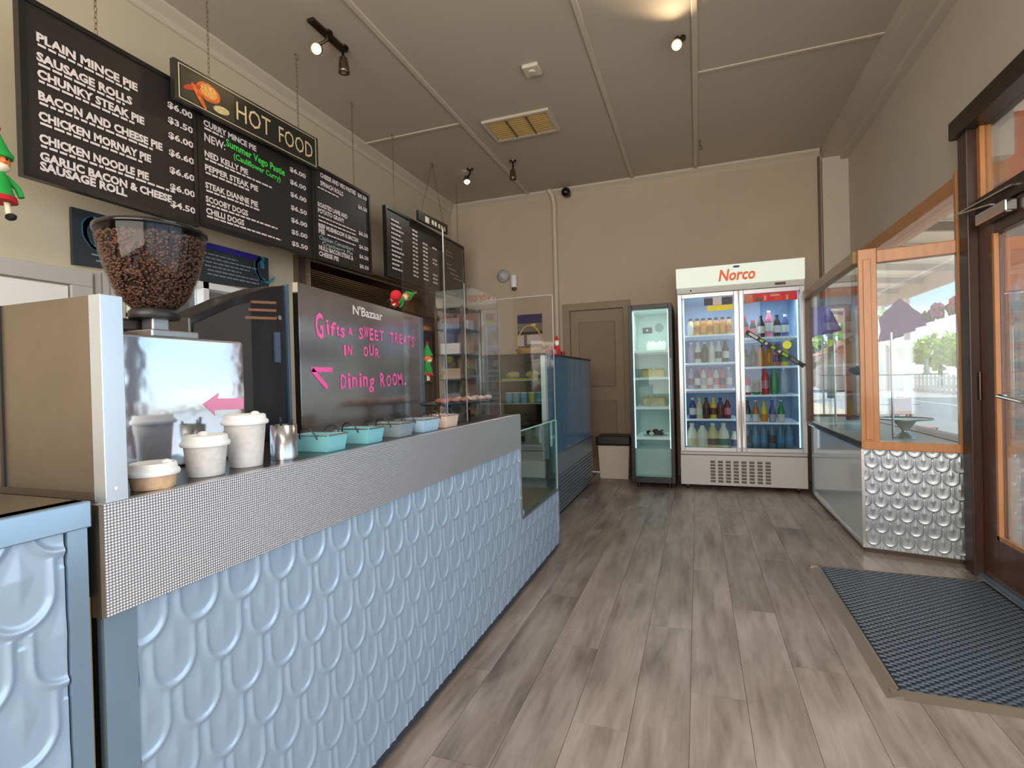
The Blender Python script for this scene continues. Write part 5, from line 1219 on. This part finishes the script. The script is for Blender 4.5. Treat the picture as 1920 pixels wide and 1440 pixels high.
gl = thing('flower_garland', 'garland of pink and red flowers with leaves in the shop window', 'garland', (1.43, 3.85, 1.46))
def cluster(col, n, y0, y1, z0, z1, r):
    b = B()
    for i in range(n): b.ball((1.43+random.uniform(-.012, .012), random.uniform(y0, y1), random.uniform(z0, z1)), r, 6, 0, (.6, 1, 1), .25)
    return b
link('leaves', cluster(0, 60, 3.66, 4.15, 1.45, 1.50, .016), mat('garland_green', (60, 110, 60), .7), gl)
link('pink_flowers', cluster(0, 34, 3.90, 4.05, 1.46, 1.53, .018), mat('flower_mauve', (190, 110, 180), .6), gl)
link('red_flowers', cluster(0, 44, 3.66, 3.80, 1.46, 1.53, .018), mat('flower_crimson', (206, 40, 90), .6), gl)

# ------------------------------------------------------------------ outside
PAVE = mat('pavement_concrete', (206, 186, 160), .8, var=.06, vs=2)
struct('ground', B().box(XR+.12, 4.6, -4, 60, -.25, -.15), PAVE)
struct('road', B().box(4.6, 40, -4, 120, -.35, -.27), mat('asphalt', (172, 168, 164), .85, var=.05, vs=1))
struct('far_kerb', B().box(13.7, 40, 20, 120, -.27, -.16), mat('verge', (190, 180, 160), .9, var=.1, vs=1))
struct('left_yard', B().box(-14, XL-.12, -6, 20, -.3, -.2), PAVE)
struct('rear_yard', B().box(-3, XR+.12, YB+.14, 20, -.3, -.2), PAVE)
link_ = tag(link('road_line', B().box(9.1, 9.25, 5, 80, -.27, -.262), mat('line_white', (236, 236, 232), .7)), 'long white centre line painted along the street', 'road marking')
vr = thing('verandah', 'street verandah with pale sheet roof, dark rafters and timber edge beam', 'verandah', (2.7, 9, 0))
link('roof_sheet', B().prism([(XR+.13, 2.98), (3.95, 2.74), (3.95, 2.76), (XR+.13, 3.0)], 'y', -4.5, 17), mat('verandah_white', (226, 220, 206), .7, emit=0), vr)
link('edge_beam', B().box(3.76, 3.86, 4.2, 17, 2.50, 2.73), mat('beam_brown', (176, 136, 104), .6, var=.1), vr)
for y in (-3, -1, 1, 3.2, 6.2, 7.4, 8.6, 9.8, 11.0, 12.2, 14, 16):
    link('rafter', B().bar((XR+.14, y, 2.90), (3.76, y, 2.68), .06, .10), mat('rafter_grey', (120, 110, 100), .6), vr)
for y in (8.0, 11.9, 16): link('verandah_post', B().box(3.77, 3.85, y, y+.08, -.15, 2.50), mat('post_cream', (226, 216, 200), .6), vr)
pl_ = thing('brick_pier', 'brick and weatherboard pier standing outside the entrance door', 'pillar', (2.05, 4.5, -.15))
BR = [mat('brick_pink', (176, 140, 132), .8), mat('brick_grey', (156, 146, 140), .8), mat('brick_tan', (186, 156, 138), .8)]
pme2 = {}
link('mortar_core', B().box(2.005, 2.095, 4.455, 4.565, -.15, 1.62), mat('mortar', (170, 166, 160), .9), pl_)
for i in range(27):
    z = -.148+i*.066
    if i % 3 not in pme2:
        o = link('brick', B().box(2.0, 2.10, 4.45, 4.57, z, z+.056), BR[i % 3], pl_); pme2[i % 3] = (o.data, z)
    else:
        me, zz = pme2[i % 3]; o = bpy.data.objects.new('brick', me); C.objects.link(o); o.parent = pl_; o.location = (0, 0, z-zz)
link('upper_cladding', B().box(1.99, 2.11, 4.44, 4.58, 1.64, 2.0), mat('salmon_paint', (222, 150, 118), .6), pl_)
link('upper_cladding', B().box(1.99, 2.11, 4.44, 4.58, 2.0, 2.3), mat('pier_grey', (150, 146, 146), .6), pl_)
link('upper_cladding', B().box(1.99, 2.11, 4.44, 4.58, 2.3, 2.84), mat('salmon_brick', (196, 112, 84), .7, var=.1), pl_)
# fence, hedges, trees, houses along the far side
FN = mat('fence_white', (232, 228, 220), .6)
fc = thing('white_picket_fence', 'long white fence across the street in front of the trees', 'fence', (14.5, 36, 0))
link('fence_rail', B().box(13.5, 13.56, 24, 60, .55, .65).box(13.5, 13.56, 24, 60, .05, .12), FN, fc)
pm = None
for i in range(60):
    if pm is None: o = link('picket', B().box(13.46, 13.5, 24, 24.3, -.27, .8), FN, fc); pm = o.data
    else: o = bpy.data.objects.new('picket', pm); C.objects.link(o); o.parent = fc; o.location = (0, i*.6, 0)
def tree(x, y, h, r, label, c, trunk=True):
    t = thing('tree', label, 'tree', (x, y, -.2), 'trees along the street')
    if trunk: link('trunk', B().tube([(x, y, -.2), (x+.05, y, h*.5), (x, y, h*.75)], [.16, .12, .06], 8), mat('bark', (104, 84, 64), .8), t)
    vs = B(); rnd = random
    for i in range(900):
        a = rnd.uniform(0, 2*PI); cz = rnd.uniform(-1, 1); rr = rnd.uniform(.55, 1.0)
        q = math.sqrt(1-cz*cz); p = Vector((x+r*rr*q*math.cos(a)*(1+.25*math.sin(5*a)), y+r*rr*q*math.sin(a), h*.68+h*.34*rr*cz*(1+.2*math.sin(4*a))))
        s = r*.13; u = Vector((rnd.uniform(-1, 1), rnd.uniform(-1, 1), rnd.uniform(-1, 1))).normalized(); v = u.orthogonal().normalized()
        vs.add([p+u*s, p+v*s*.6, p-u*s, p-v*s*.6], [(0, 1, 2, 3)])
    o = link('foliage', vs, mat('leaf_'+c, {'lime': (170, 196, 60), 'green': (110, 150, 60), 'dark': (76, 110, 60)}[c], .7, var=.25, vs=3), t); o['kind'] = 'stuff'
tree(15.9, 44.0, 3.5, 2.0, 'lime green bushy tree behind the fence, left of the pair by the angled window', 'lime')
tree(19.6, 49.0, 3.7, 2.1, 'green rounded tree beyond the fence, farther along the street', 'green')
tree(20.6, 33.4, 4.0, 2.0, 'lime green tree seen through the entrance door glass', 'lime')
tree(6.3, 30, 7.6, 2.4, 'tall lime green street tree seen past the purple cloth', 'lime')
tree(10.4, 54.0, 3.9, 1.3, 'dark green tree far down the street', 'dark')
tree(7.2, 52.5, 3.4, 1.5, 'mid green tree far down the street near the pink house', 'green')
def house(x, y, w, d, h, cw, cr_, label):
    t = thing('house', label, 'house', (x, y, -.2), 'houses down the street')
    link('wall', B().box(x, x+w, y, y+d, -.2, h), cw, t)
    link('roof', B().prism([(x-.4, h), (x+w+.4, h), (x+w/2, h+1.3)], 'y', y-.4, y+d+.4), cr_, t)
    for k in (0.2, .6):
        f = link('window', B().box(x+w*k, x+w*k+1.0, y-.05, y, h*.35, h*.75), WHITE, t)
        link('pane', B().box(x+w*k+.08, x+w*k+.92, y-.07, y-.05, h*.38, h*.72), mat('house_glass', (90, 100, 110), .2), f)
house(8.9, 42, 3.6, 5, 2.4, mat('house_pink', (206, 160, 144), .8), mat('roof_terracotta', (186, 110, 86), .8), 'low pink house with terracotta roof down the street')
house(26, 50, 7, 6, 2.2, mat('house_cream', (226, 214, 196), .8), mat('roof_grey', (176, 172, 170), .8), 'cream house with grey roof behind the right trees')
house(5.5, 58, 6, 6, 2.8, mat('house_brick', (190, 140, 116), .8), mat('roof_terracotta', (186, 110, 86)), 'brick house closing the far end of the street')
# cafe furniture outside
def chair(x, y, label, rz):
    t = thing('cafe_chair', label, 'chair', (0, 0, 0), 'outdoor cafe chairs')
    M_ = mat('chair_metal', (110, 100, 104), .4, .5); z = -.15
    link('seat', B().box(-.2, .2, -.2, .2, z+.44, z+.46), mat('chair_pink', (206, 150, 140), .6), t, bevel=.01)
    link('backrest', B().box(-.2, .2, .18, .205, z+.62, z+.86), mat('chair_pink', (206, 150, 140)), t, bevel=.01)
    for sx in (-1, 1):
        link('leg', B().tube([(sx*.18, -.18, z), (sx*.18, -.18, z+.44)], .012, 6), M_, t)
        link('leg', B().tube([(sx*.18, .19, z), (sx*.18, .19, z+.86)], .012, 6), M_, t)
    t.location = (x, y, 0); t.rotation_euler[2] = rz
chair(2.9, 8.9, 'pink cafe chair outside the window, nearer one', .6)
chair(3.1, 10.6, 'pink cafe chair outside the window, farther one', -2.2)
t = thing('cafe_table', 'small round cafe table between the outdoor chairs', 'table', (2.95, 9.8, -.15))
link('tabletop', B().lathe([(.32, .58), (.32, .60)], (2.95, 9.8, 0), 24), OFFW, t)
link('pedestal', B().lathe([(.2, -.15), (.03, -.12), (.03, .58)], (2.95, 9.8, 0), 14), CHROME, t)
